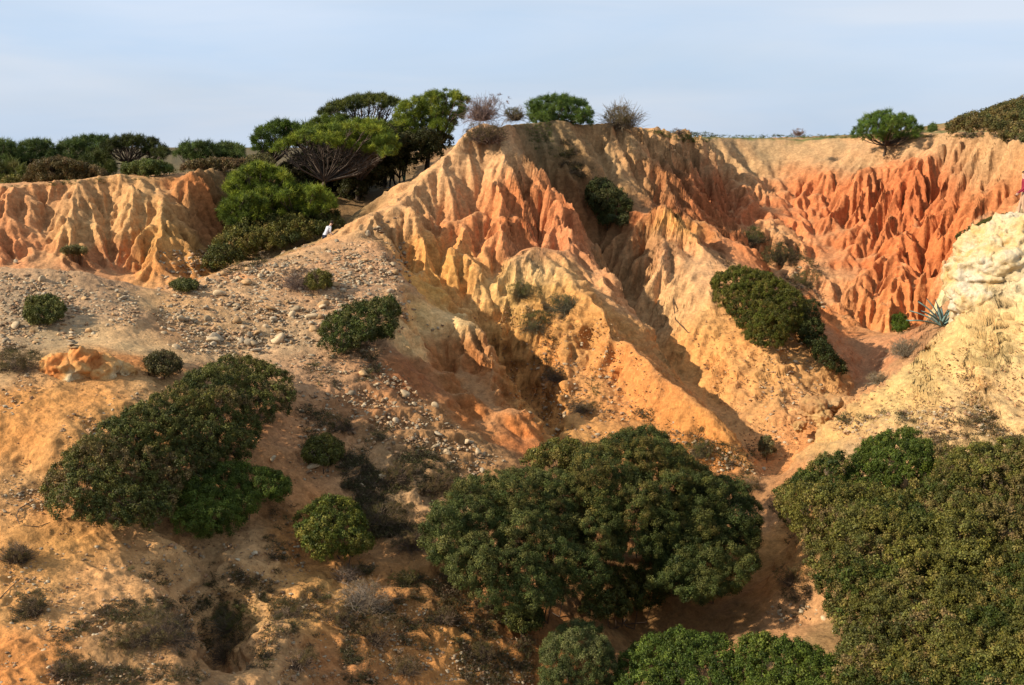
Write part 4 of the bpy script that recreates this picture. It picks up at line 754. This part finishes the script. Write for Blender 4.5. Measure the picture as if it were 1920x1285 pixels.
# --- agave
ag = hit(1766, 612); ag_e = link('agave', None, None, None, 'blue green agave with stiff pointed leaves on the crest left of the white rock', 'plant', None, None, ag)
r_ = np.random.default_rng(4)
m_ag, nt_, b_ = mat('agave_leaf'); b_.inputs['Base Color'].default_value = (.15, .22, .19, 1); b_.inputs['Roughness'].default_value = .5
for i in range(24):
    az = i * 2.4; elv = .25 + 1.1 * (i / 24); L_ = (1.6 - .3 * i / 24) * r_.uniform(.85, 1.1); m = Mix(); n = 7; V_ = []; F_ = []
    for j in range(n):
        t = j / (n - 1); el_ = elv - .25 * t; p = np.array([math.cos(az) * math.cos(el_), math.sin(az) * math.cos(el_), math.sin(el_)]) * L_ * t
        sd = np.array([-math.sin(az), math.cos(az), 0]); wd = .075 * math.sin(math.pi * min(1, t * .75 + .25)) * (1 - t ** 4) + .002
        up_ = np.cross(sd, p / (np.linalg.norm(p) + 1e-6) if t > 0 else np.array([math.cos(az), math.sin(az), 0])); V_ += [p - sd * wd + up_ * -.02, p - up_ * .0 + np.array([0, 0, -.018]), p + sd * wd + up_ * -.02, p + np.array([0, 0, -.035])]
    for j in range(n - 1):
        for k_ in range(4): a = j * 4 + k_; b = j * 4 + (k_ + 1) % 4; F_ += [[a, b, b + 4], [a, b + 4, a + 4]]
    link('leaf', np_mesh('leaf', V_, F_, 3), m_ag, ag_e)
print('plants', NTRI, time.time() - T0)

# ------------------------------------------------------------------ rocks
def rock_mesh(name, seed, sub=2, rough=.22, flat=(1, 1, 1)):
    v, f = ico(sub); r_ = np.random.default_rng(seed)
    # cut by random planes so that the stone has faces and edges
    for _ in range(13):
        n = r_.normal(size=3); n /= np.linalg.norm(n); d = r_.uniform(.42, .78); q = v @ n; v = v - n * np.maximum(0, q - d)[:, None]
    v = v * (1 + rough * .35 * v3(v * 2.3 + seed, seed)[:, None]) * np.array(flat) * np.array([1, r_.uniform(.7, 1), r_.uniform(.55, .8)])
    return np_mesh(name, v, f, 3)
def stone_mat(name, c):
    m, nt, b = mat(name); L = nt.links.new
    pos = N_(nt, 'ShaderNodeNewGeometry').outputs['Position']; oi = N_(nt, 'ShaderNodeObjectInfo')
    n1 = N_(nt, 'ShaderNodeTexNoise', i_Scale=14.0, i_Detail=6.0, i_Roughness=.7); L(pos, n1.inputs['Vector'])
    rp = N_(nt, 'ShaderNodeValToRGB'); rp.color_ramp.elements[0].color = (*(c * .65), 1); rp.color_ramp.elements[1].color = (*(c * 1.3), 1); rp.color_ramp.elements[0].position = .3; rp.color_ramp.elements[1].position = .7
    L(n1.outputs['Fac'], rp.inputs[0]); hs = N_(nt, 'ShaderNodeHueSaturation'); mr = N_(nt, 'ShaderNodeMapRange'); mr.inputs[3].default_value = .65; mr.inputs[4].default_value = 1.3
    L(oi.outputs['Random'], mr.inputs[0]); L(mr.outputs[0], hs.inputs['Value']); L(rp.outputs[0], hs.inputs['Color']); L(hs.outputs[0], b.inputs['Base Color'])
    bp = N_(nt, 'ShaderNodeBump', i_Strength=.6, i_Distance=.015); L(n1.outputs['Fac'], bp.inputs['Height']); L(bp.outputs[0], b.inputs['Normal'])
    return m
M_ST = [stone_mat('limestone', lin((214, 186, 146)) * .58), stone_mat('ochre_stone', lin((212, 170, 120)) * .6), stone_mat('grey_stone', lin((204, 182, 150)) * .52)]
VAR = [rock_mesh('stone', 50 + i) for i in range(12)]
for i, v in enumerate(VAR): v.materials.append(M_ST[i % 3])
SCREE = [('stones on the slope below the pines', 'stone lying in the wide stony slope left of the cone', [(320,560),(400,520),(470,500),(580,475),(660,455),(740,480),(770,560),(730,570),(640,590),(600,640),(500,660),(380,665),(300,655),(300,610)], 190, 6.5, 3000),
 ('stones of the pile at the left edge', 'stone in the grey stone pile at the left edge', [(0,520),(110,505),(200,530),(250,560),(265,590),(200,615),(110,640),(0,655)], 62, 6, 1700),
 ('stones on the crumbling bank', 'stone on the crumbling bank left of the shaded red cut', [(690,680),(740,690),(800,760),(860,800),(950,870),(900,890),(800,850),(720,800),(660,760),(640,700)], 30, 6, 900),
 ('rubble by the lower gully', 'pale rubble stone beside the lower end of the sandy gully', [(1420,1140),(1500,1130),(1570,1160),(1570,1190),(1480,1180)], 12, 6, 80)]
def place_stone(px, py, rp, seed, label, group=None, name='stone', mi=None, sink=.3):
    r_ = np.random.default_rng(seed); c = hit(px, py); s = rp / F * c[1]; me = VAR[int(r_.integers(12)) if mi is None else mi]
    o = link(name, me, None, None, label, 'stone', group, None, c + np.array([0, 0, s * sink])); o.scale = (s * r_.uniform(.8, 1.3), s * r_.uniform(.8, 1.2), s * r_.uniform(.7, 1.1)); o.rotation_euler = (r_.uniform(-.4, .4), r_.uniform(-.4, .4), r_.uniform(0, 6.3)); return o
def rnd_in(poly, n, r_):
    xs = [p[0] for p in poly]; ys = [p[1] for p in poly]; out = []
    while len(out) < n:
        x, y = r_.uniform(min(xs), max(xs)), r_.uniform(min(ys), max(ys))
        if in_poly(poly, np.array(x), np.array(y)): out.append((x, y))
    return out
def low_stone(seed):
    v, f = ico(2); r_ = np.random.default_rng(seed)
    for _ in range(10):
        n = r_.normal(size=3); n /= np.linalg.norm(n); q = v @ n; v = v - n * np.maximum(0, q - r_.uniform(.42, .8))[:, None]
    me = np_mesh('pebble', v * np.array([1, r_.uniform(.6, 1), r_.uniform(.5, .8)]), f, 3, np.ones((len(v), 3))); me.materials.append(MI_STONE); return me
GG['stone'] = gn_group('scatter_stone', [low_stone(i) for i in range(5)])
def hits(xy):
    """many places of the photograph at once"""
    xy = np.array(xy, float); a = (xy[:, 0] - CX) / F; b = (CY - xy[:, 1]) / F; dy = math.cos(TH) + b * math.sin(TH); dz = -math.sin(TH) + b * math.cos(TH)
    dx_ = a / dy; dz = dz / dy; out = np.full(len(xy), 90.); todo = np.ones(len(xy), bool)
    for Y in np.arange(14.2, 99, .06):
        z = samp(H, dx_ * Y, np.full(len(xy), Y)); h_ = todo & (z > dz * Y); out[h_] = Y; todo &= ~h_
        if not todo.any(): break
    return np.stack([dx_ * out, out, dz * out], 1)
def scatter(name, label, polys, cols, seed, size, style, mat_=None, drift=0, sink=0, power=2.2, cat='gravel', zs=1.0):
    r_ = np.random.default_rng(seed); xy = []; 
    for poly, n in polys:
        q = np.array(rnd_in(poly, n, r_))
        if drift: q = q[vn(q[:, 0] / 60., q[:, 1] / 42., 3 + seed) + .35 * vn(q[:, 0] / 17., q[:, 1] / 12., 5) > drift]
        xy.append(q)
    xy = np.concatenate(xy); c = hits(xy); s_ = (size[0] + (size[1] - size[0]) * r_.random(len(c)) ** power) / F * c[:, 1]
    cols = np.array([lin(q) for q in cols]) * .5; n = len(c)
    c[:, 2] -= s_ * sink
    rot = r_.uniform(-.35, .35, (n, 3)); rot[:, 2] = r_.uniform(0, 6.28, n)
    return points_obj(name, c, rot, s_[:, None] * r_.uniform(.75, 1.25, (n, 3)) * np.array([1, 1, zs]), cols[r_.integers(0, len(cols), n)] * r_.uniform(.7, 1.25, (n, 1)), style, None, mat_, label=label, cat=cat, kind='stuff')
SC = [(216,186,146),(218,176,130),(204,180,146),(210,164,122),(226,202,164),(178,144,110)]
for k_, (grp, lab, poly, n, rp, ng) in enumerate(SCREE):
    r_ = np.random.default_rng(k_ + 40)
    for i, (x, y) in enumerate(rnd_in(poly, n, r_)):
        big = rp * (.75 + 1.5 * r_.random() ** 3)
        # stones are larger towards the foot of the slope
        if k_ == 0: big *= .65 + .55 * min(1, max(0, (y - 480) / 160)); 
        l_, g_ = lab, grp
        if k_ == 0:
            v_ = 'high on the stony slope near the crest' if y < 530 else ('at the foot of the stony slope' if y > 615 else 'half way down the stony slope')
            h_ = ', towards the sandy saddle' if x < 430 else (', towards the shaded red cut' if x > 620 else ', below the brown shrub')
            l_ = ('small ' if big < 5.5 else 'larger ' if big > 8 else '') + 'stone ' + v_ + h_; g_ = grp + h_
        elif k_ == 1:
            l_ = ('small ' if big < 6 else 'larger ' if big > 8 else '') + 'stone in the left edge pile ' + ('left of its dark bush' if x < 60 else 'right of its dark bush')
        elif k_ == 2:
            l_ = 'stone ' + ('high' if y < 770 else 'low') + ' on the crumbling bank left of the shaded red cut'
        place_stone(x, y, big, 1000 * k_ + i, l_, g_)
ALLF = [([(0,640),(300,660),(560,690),(760,700),(950,880),(800,900),(790,1000),(850,1100),(1000,1160),(1000,1300),(0,1300)], 1)]
scatter('gravel', 'loose small stones and gravel scattered over the slopes', [(q[2], q[5]) for q in SCREE] + [([(300,470),(760,450),(780,600),(560,700),(290,650)], 4200), ([(0,510),(260,540),(260,610),(0,660)], 1900), ([(560,650),(740,650),(740,900),(560,900)], 900), ([(740,800),(960,860),(960,900),(700,890)], 350), ([(0,640),(60,640),(60,760),(0,800)], 160), ([(100,790),(300,700),(300,740),(150,860)], 160), ([(0,880),(60,900),(100,960),(0,960)], 160),
  ([(0,1020),(560,1020),(640,1285),(0,1285)], 2200), ([(640,1120),(1000,1160),(1000,1285),(640,1285)], 1300), ([(760,410),(720,440),(700,430),(740,400)], 90), ([(1400,560),(1530,540),(1560,600),(1500,500)], 260), ([(1560,790),(1900,740),(1900,820),(1600,830)], 700), ([(1260,790),(1400,860),(1430,900),(1200,860)], 260), ([(1500,600),(1560,760),(1440,870),(1420,700)], 300), ([(980,640),(1140,640),(1200,830),(1000,830)], 350), ([(700,600),(900,600),(880,640),(760,640)], 60)], SC, 77, (1.0, 6.5), 'stone', MI_STONE, sink=.12, power=2.3)
scatter('grit', 'fine grit and crumbs of earth lying on the sandy slopes', [(ALLF[0][0], 9000), ([(1420,560),(1600,760),(1430,900),(1280,620)], 1500), ([(1560,760),(1920,600),(1920,830),(1560,830)], 2500), ([(180,600),(320,570),(320,640),(0,700)], 700), ([(870,560),(1140,600),(1400,860),(1000,840)], 2500)], [(214,164,112),(196,146,98),(224,182,134),(180,130,90)], 78, (.8, 3.2), 'stone', MI_STONE, sink=.2, power=2.5)
for i, (x, y, r, lab) in enumerate([(690,441,12,'round grey boulder balanced on the crest at the left foot of the cone'), (632,454,8,'bluish grey boulder on the crest left of the round balanced boulder'), (555,583,11,'long pale grey block lying in the middle of the stony slope'), (716,900,13,'white boulder in the brown scrub of the middle slope'), (678,912,8,'small white stone left of the white boulder'), (588,878,13,'pale boulder below the small olive bush of the middle slope'), (512,862,11,'pale boulder at the right edge of the huge left bush'), (700,1060,7,'white stone on the twigs above the tangled dead shrub'), (525,635,13,'pale stone at the lower edge of the stony slope'), (475,648,15,'upright pale stone at the foot of the stony slope'), (400,648,12,'rounded stone at the foot of the stony slope left of the upright one'), (358,1166,8,'pale stone in the dark shaded hollow at the bottom left'), (277,1166,4,'tiny white stone left of the shaded hollow'), (636,730,7,'white stone on the bank below the hanging dark bush'), (678,660,6,'small white stone just below the hanging dark bush'), (905,885,12,'grey stone at the lower end of the crumbling bank'), (816,765,12,'pale slab at the top of the crumbling bank'), (1520,830,10,'white stone at the foot of the yellow slope by the scrub'), (1432,882,9,'ochre boulder in the mouth of the long gully'), (568,1141,6,'small pale stone at the edge of the sand strip in the front'), (30,493,9,'small grey boulder on the crest of the left stone pile')]):
    place_stone(x, y, r, 900 + i, lab, None, 'boulder' if r > 10 else 'stone', 0 if 'white' in lab or 'pale' in lab else 2)
# rough outcrops
def outcrop(name, label, blobs, m, seed, amp=.22, kind=None, cat='rock', sub=5, pits=0.0):
    mm = Mix(); 
    for i, (px, py, Y, rx, ry, rz) in enumerate(blobs):
        v, f = ico(sub); c = P(px, py, Y); w_ = c + v * np.array([rx, ry, rz]); r0 = max(rx, rz)
        d = v3(w_ / .9 + seed, seed) * amp * 2.2 + (1 - 2 * np.abs(v3(w_ / .45, seed + 3))) * amp * .7 + v3(w_ / .2, seed + 6) * amp * .55 + v3(w_ / .09, seed + 8) * amp * .3
        d += amp * .55 * (np.abs((w_[:, 2] * 2.4 + v3(w_ / 1.1, seed + 20) * 1.3) % 1 - .5) * 2 - .5)
        if pits: d -= pits * np.clip(v3(w_ / .28, seed + 12) - .15, 0, 1) + pits * .7 * np.clip(v3(w_ / .11, seed + 14) - .15, 0, 1)
        mm.add(w_ + v * d[:, None], f, np.array([1., 1, 1]))
    return link(name, mm.mesh(name, False), m, None, label, cat, None, kind)
def limerock(name, c1, c2, c3):
    m, nt, b = mat(name); L = nt.links.new; pos = N_(nt, 'ShaderNodeNewGeometry').outputs['Position']
    n1 = N_(nt, 'ShaderNodeTexNoise', i_Scale=.9, i_Detail=5.0, i_Roughness=.6); n2 = N_(nt, 'ShaderNodeTexNoise', i_Scale=11.0, i_Detail=8.0, i_Roughness=.7); vo = N_(nt, 'ShaderNodeTexVoronoi', i_Scale=7.0)
    for n in (n1, n2, vo): L(pos, n.inputs['Vector'])
    rp = N_(nt, 'ShaderNodeValToRGB'); e = rp.color_ramp.elements; e[0].position = .38; e[0].color = (*c1, 1); e[1].position = .62; e[1].color = (*c3, 1); q = e.new(.5); q.color = (*c2, 1); L(n1.outputs['Fac'], rp.inputs[0])
    mr = N_(nt, 'ShaderNodeMapRange'); mr.inputs[1].default_value = .3; mr.inputs[2].default_value = .7; mr.inputs[3].default_value = .7; mr.inputs[4].default_value = 1.2; L(n2.outputs['Fac'], mr.inputs[0])
    vm = N_(nt, 'ShaderNodeVectorMath', operation='SCALE'); L(rp.outputs[0], vm.inputs[0]); L(mr.outputs[0], vm.inputs['Scale']); L(vm.outputs[0], b.inputs['Base Color'])
    ad = N_(nt, 'ShaderNodeMath', operation='ADD'); L(n2.outputs['Fac'], ad.inputs[0]); L(vo.outputs['Distance'], ad.inputs[1]); bp = N_(nt, 'ShaderNodeBump', i_Strength=.8, i_Distance=.03); L(ad.outputs[0], bp.inputs['Height']); L(bp.outputs[0], b.inputs['Normal']); return m
M_LIME = limerock('white_limestone', lin((222,206,176)) * .62, lin((228,202,154)) * .62, lin((228,188,124)) * .62)
M_CRUST = limerock('orange_crust', lin((236,208,160)) * .62, lin((228,172,104)) * .62, lin((222,140,74)) * .62)
outcrop('rock_outcrop', 'white pitted limestone rock rising at the right edge of the picture', [(1945,530,39.3,2.3,2.2,2.35),(1860,480,39.3,1.2,1.5,1.15),(1835,520,39,1.0,1.4,1.2),(1890,480,38.8,1.3,1.6,1.4),(2060,520,39,2.6,2.6,2.6),(1840,570,38.6,.95,1.2,1.2)], M_LIME, 3, .22, sub=6, pits=.22)
outcrop('rock_outcrop', 'orange and cream crusted rock on which the stone cairn stands', [(115,698,29.2,.6,.7,.55),(150,688,29.4,.5,.6,.5),(190,700,29.6,.5,.6,.4),(85,735,28.8,.4,.5,.36),(70,755,28.2,.35,.5,.25),(230,700,30,.4,.5,.22)], M_CRUST, 5, .16, pits=.16)
outcrop('rock_outcrop', 'rough brown rock at the lip of the gully left of the yellow slope', [(1525,775,40.4,.6,.7,.42),(1495,800,39.6,.4,.6,.28),(1555,765,40.8,.4,.5,.25),(1540,790,40,.4,.5,.3)], limerock('brown_crust', lin((200,160,110)) * .6, lin((190,140,90)) * .6, lin((210,170,110)) * .6), 8, .2, pits=.3)
# cairn: each flat stone lies on the one below
cz = P(137, 650, 29.3); names = ['broad bottom stone of the cairn on the crusted rock', 'second stone from the bottom of the cairn', 'third stone from the bottom of the cairn', 'middle stone of the cairn, just above the widest ones', 'third stone from the top of the cairn', 'second stone from the top of the cairn', 'small topmost stone of the cairn']
zz = cz[2] - .05
for i, (w_, h_, dx_) in enumerate([(.36,.10,.02),(.31,.085,.0),(.27,.08,-.02),(.25,.075,-.01),(.20,.09,.01),(.17,.08,-.01),(.13,.075,.0)]):
    me = VAR[(i * 5 + 1) % 12]; co = np.array([v.co[:] for v in me.vertices]); lo, hi = co.min(0), co.max(0)
    sc_ = np.array([w_ / (hi[0] - lo[0]), w_ * .8 / (hi[1] - lo[1]), h_ / (hi[2] - lo[2])])
    o = link('cairn_stone', me, None, None, names[i], 'stone', 'stones of the cairn', None, (cz[0] + dx_, cz[1], zz - lo[2] * sc_[2])); o.scale = sc_; o.rotation_euler = (0, .03 * (-1) ** i, i * 1.1); zz += h_ * .93
# dead branches lying about
def branch(label, pts, t=.012, col=(120, 98, 80)):
    ps = [hit(x, y) + np.array([0, 0, .03]) for x, y in pts]; o_ = ps[0]; v, f = tube([p - o_ for p in ps], np.linspace(t, t * .5, len(ps)), 5); m = Mix(); m.add(v, f, lin(col) * .5); link('dead_branch', m.mesh('dead_branch'), M_TWIG, None, label, 'branch', None, None, o_)
branch('thin dark branch curved in a loop on the sand at the left edge', [(62,942),(38,955),(30,970),(38,988),(72,990),(100,980)], .014)
branch('pale bare branch hanging out of the dark bush in the ravine', [(1146,404),(1160,408),(1175,398)], .03, (190,170,150))
branch('straight thin stick lying on the sand at the bottom left', [(0,1125),(40,1085)], .012)
branch('bare root sticking out of the bank above the sunlit slope', [(1262,560),(1266,600),(1290,625),(1310,628)], .03, (110,86,66))

# low dry scrub and grass that nobody could count
scatter('dry_scrub', 'low brown and grey dry scrub scattered over the front slopes', [
 ([(200,1070),(560,1040),(620,1120),(560,1285),(120,1285),(90,1200),(210,1130)], 3000), ([(0,1120),(110,1100),(60,1180),(0,1200)], 130), ([(640,860),(800,850),(900,900),(800,1000),(700,1010),(640,930)], 2600), ([(640,1060),(860,1070),(1000,1160),(1000,1285),(640,1285)], 2600),
 ([(560,760),(720,800),(900,880),(640,880),(560,860)], 500), ([(0,650),(110,645),(80,680),(0,700)], 160), ([(440,960),(560,940),(560,1050),(440,1040)], 90), ([(1440,940),(1560,960),(1530,1180),(1560,1200),(1460,1140),(1480,1050)], 260),
 ([(560,690),(700,640),(720,700),(620,740)], 160), ([(1390,440),(1500,460),(1560,540),(1500,600),(1440,500)], 170), ([(1560,780),(1900,760),(1940,830),(1560,840)], 320), ([(1010,560),(1120,560),(1130,760),(1010,700)], 200), ([(1200,760),(1420,840),(1430,910),(1200,860)], 220), ([(990,240),(1060,260),(1120,340),(1060,330)], 160), ([(380,500),(600,460),(560,475),(420,515)], 90)],
 [(126,106,80),(108,96,66),(142,120,94),(96,92,56),(116,110,64)], 81, (6, 17), 'dry', None, drift=.56, cat='ground cover', zs=.75)
scatter('green_grass', 'thin green grass on the grassy rim and ledges of the plateau', [([(980,232),(1030,226),(1050,300),(1000,280)], 240), ([(1205,245),(1340,250),(1330,266),(1290,268)], 300), ([(1330,254),(1900,252),(1900,258),(1330,260)], 500), ([(300,320),(440,315),(200,345),(0,352)], 200)], [(112,122,56),(96,108,48),(130,132,72)], 82, (2.5, 6), 'tuft', None, cat='ground cover', zs=.8)
print('ground cover', NTRI, time.time() - T0)

# ------------------------------------------------------------------ people on the path
def flatm(name, c, rough=.8):
    m, nt, b = mat(name); n = N_(nt, 'ShaderNodeTexNoise', i_Scale=30.0); mr = N_(nt, 'ShaderNodeMapRange'); mr.inputs[3].default_value = .85; mr.inputs[4].default_value = 1.15; nt.links.new(n.outputs['Fac'], mr.inputs[0])
    rgb = N_(nt, 'ShaderNodeRGB'); rgb.outputs[0].default_value = (*c, 1); vm = N_(nt, 'ShaderNodeVectorMath', operation='SCALE'); nt.links.new(rgb.outputs[0], vm.inputs[0]); nt.links.new(mr.outputs[0], vm.inputs['Scale']); nt.links.new(vm.outputs[0], b.inputs['Base Color']); b.inputs['Roughness'].default_value = rough; return m
M_SKIN = flatm('skin', (.45, .27, .19), .6); M_HAIR = flatm('hair', (.03, .02, .015))
def person(label, px, py, Y, top, legs, shoe, face=0, lean=0, stride=.12, hgt=1.72, armbend=.1):
    """py = the feet"""
    k = hgt / 1.72; base = P(px, py, Y); s = stride
    J = {'pel': (0, 0, .93), 'wai': (0, .01 + lean * .2, 1.08), 'chs': (0, .02 + lean * .5, 1.32), 'nck': (0, .03 + lean * .75, 1.47), 'hd0': (0, .04 + lean * .85, 1.55), 'hd1': (0, .05 + lean, 1.68),
     'hl': (.09, 0, .88), 'kl': (.1, s * .6 + .03, .48), 'al': (.1, s, .08), 'tl': (.11, s + .17, .04), 'hr': (-.09, 0, .88), 'kr': (-.1, -s * .4 + .05, .48), 'ar': (-.1, -s, .09), 'tr': (-.11, -s + .16, .04),
     'sl': (.19, .02 + lean * .6, 1.4), 'el': (.25, -.04 + lean * .5, 1.13), 'wl': (.23, .08 + armbend + lean * .6, .9), 'pl': (.22, .12 + armbend + lean * .6, .81), 'sr': (-.19, .02 + lean * .6, 1.4), 'er': (-.25, 0 + lean * .5, 1.13), 'wr': (-.23, .14 + armbend + lean * .6, .92), 'pr': (-.22, .19 + armbend + lean * .6, .84)}
    RD = dict(pel=.15, wai=.13, chs=.155, nck=.06, hd0=.085, hd1=.085, hl=.09, kl=.062, al=.045, tl=.035, hr=.09, kr=.062, ar=.045, tr=.035, sl=.065, el=.045, wl=.03, pl=.032, sr=.065, er=.045, wr=.03, pr=.032)
    E = [('pel','wai'),('wai','chs'),('chs','nck'),('nck','hd0'),('hd0','hd1'),('pel','hl'),('hl','kl'),('kl','al'),('al','tl'),('pel','hr'),('hr','kr'),('kr','ar'),('ar','tr'),('chs','sl'),('sl','el'),('el','wl'),('wl','pl'),('chs','sr'),('sr','er'),('er','wr'),('wr','pr')]
    nm = list(J); me = bpy.data.meshes.new('body'); me.from_pydata([tuple(c * k for c in J[n]) for n in nm], [(nm.index(a), nm.index(b)) for a, b in E], [])
    o = bpy.data.objects.new('body', me); COL.objects.link(o); o.modifiers.new('s', 'SKIN'); 
    for v, n in zip(me.skin_vertices[0].data, nm): v.radius = (RD[n] * k * (1.0), RD[n] * k * (.75 if n in ('pel', 'wai', 'chs') else 1)); v.use_root = (n == 'pel')
    o.modifiers.new('b', 'SUBSURF').levels = 2; bpy.context.view_layer.update(); dg = bpy.context.evaluated_depsgraph_get(); m2 = bpy.data.meshes.new_from_object(o.evaluated_get(dg)); bpy.data.objects.remove(o)
    for m in (legs, top, M_SKIN, shoe): m2.materials.append(m)
    for p in m2.polygons:
        z = p.center.z / k; x = abs(p.center.x) / k; p.material_index = 2 if z > 1.47 or (x > .17 and z < .93) else (3 if z < .1 else (1 if z > .96 or x > .185 else 0)); p.use_smooth = True
    e = link('person', None, None, None, label, 'person', None, None, base); e.rotation_euler = (0, 0, face)
    link('body', m2, None, e)
    v, f = ico(3); v = v * np.array([.1, .115, .125]) * k; keep = ~((v[f].mean(1)[:, 1] > .03 * k) & (v[f].mean(1)[:, 2] < .05 * k)); f = f[keep]
    link('hair', np_mesh('hair', v + np.array([0, .04 + lean * .95, 1.64]) * k, f, 3), M_HAIR, e)
    for sgn in (-1, 1):
        v, f = ico(1); link('ear', np_mesh('ear', v * .022 * k + np.array([sgn * .088, .05 + lean * .95, 1.6]) * k, f, 3), M_SKIN, e)
BLK = flatm('black_cloth', (.012, .012, .016)); DRK = flatm('dark_trousers', (.015, .018, .03)); GRN = flatm('dark_green_cloth', (.02, .05, .035)); WHT = flatm('white_cloth', (.42, .42, .44)); RED = flatm('red_cloth', (.22, .02, .04)); TAN = flatm('tan_cloth', (.42, .26, .16)); NAVY = flatm('navy_cloth', (.02, .03, .08)); GREY = flatm('grey_shoe', (.4, .4, .4))
person('person in dark clothes and pale shoes walking on the path behind the cone', 737, 354, 64, BLK, DRK, WHT, 2.0, 0, .16)
person('second person in dark green trousers standing under the pine beside the cone', 758, 342, 66, BLK, GRN, BLK, .6)
person('person in a white top bending beside the boulders on the left crest', 609, 472, 49.5, WHT, DRK, BLK, -.8, .55, .1, 1.35)
person('person with a red top and tan trousers at the right edge behind the white rock', 1916, 408, 42, RED, TAN, NAVY, 1.2)
print('done', time.time() - T0)
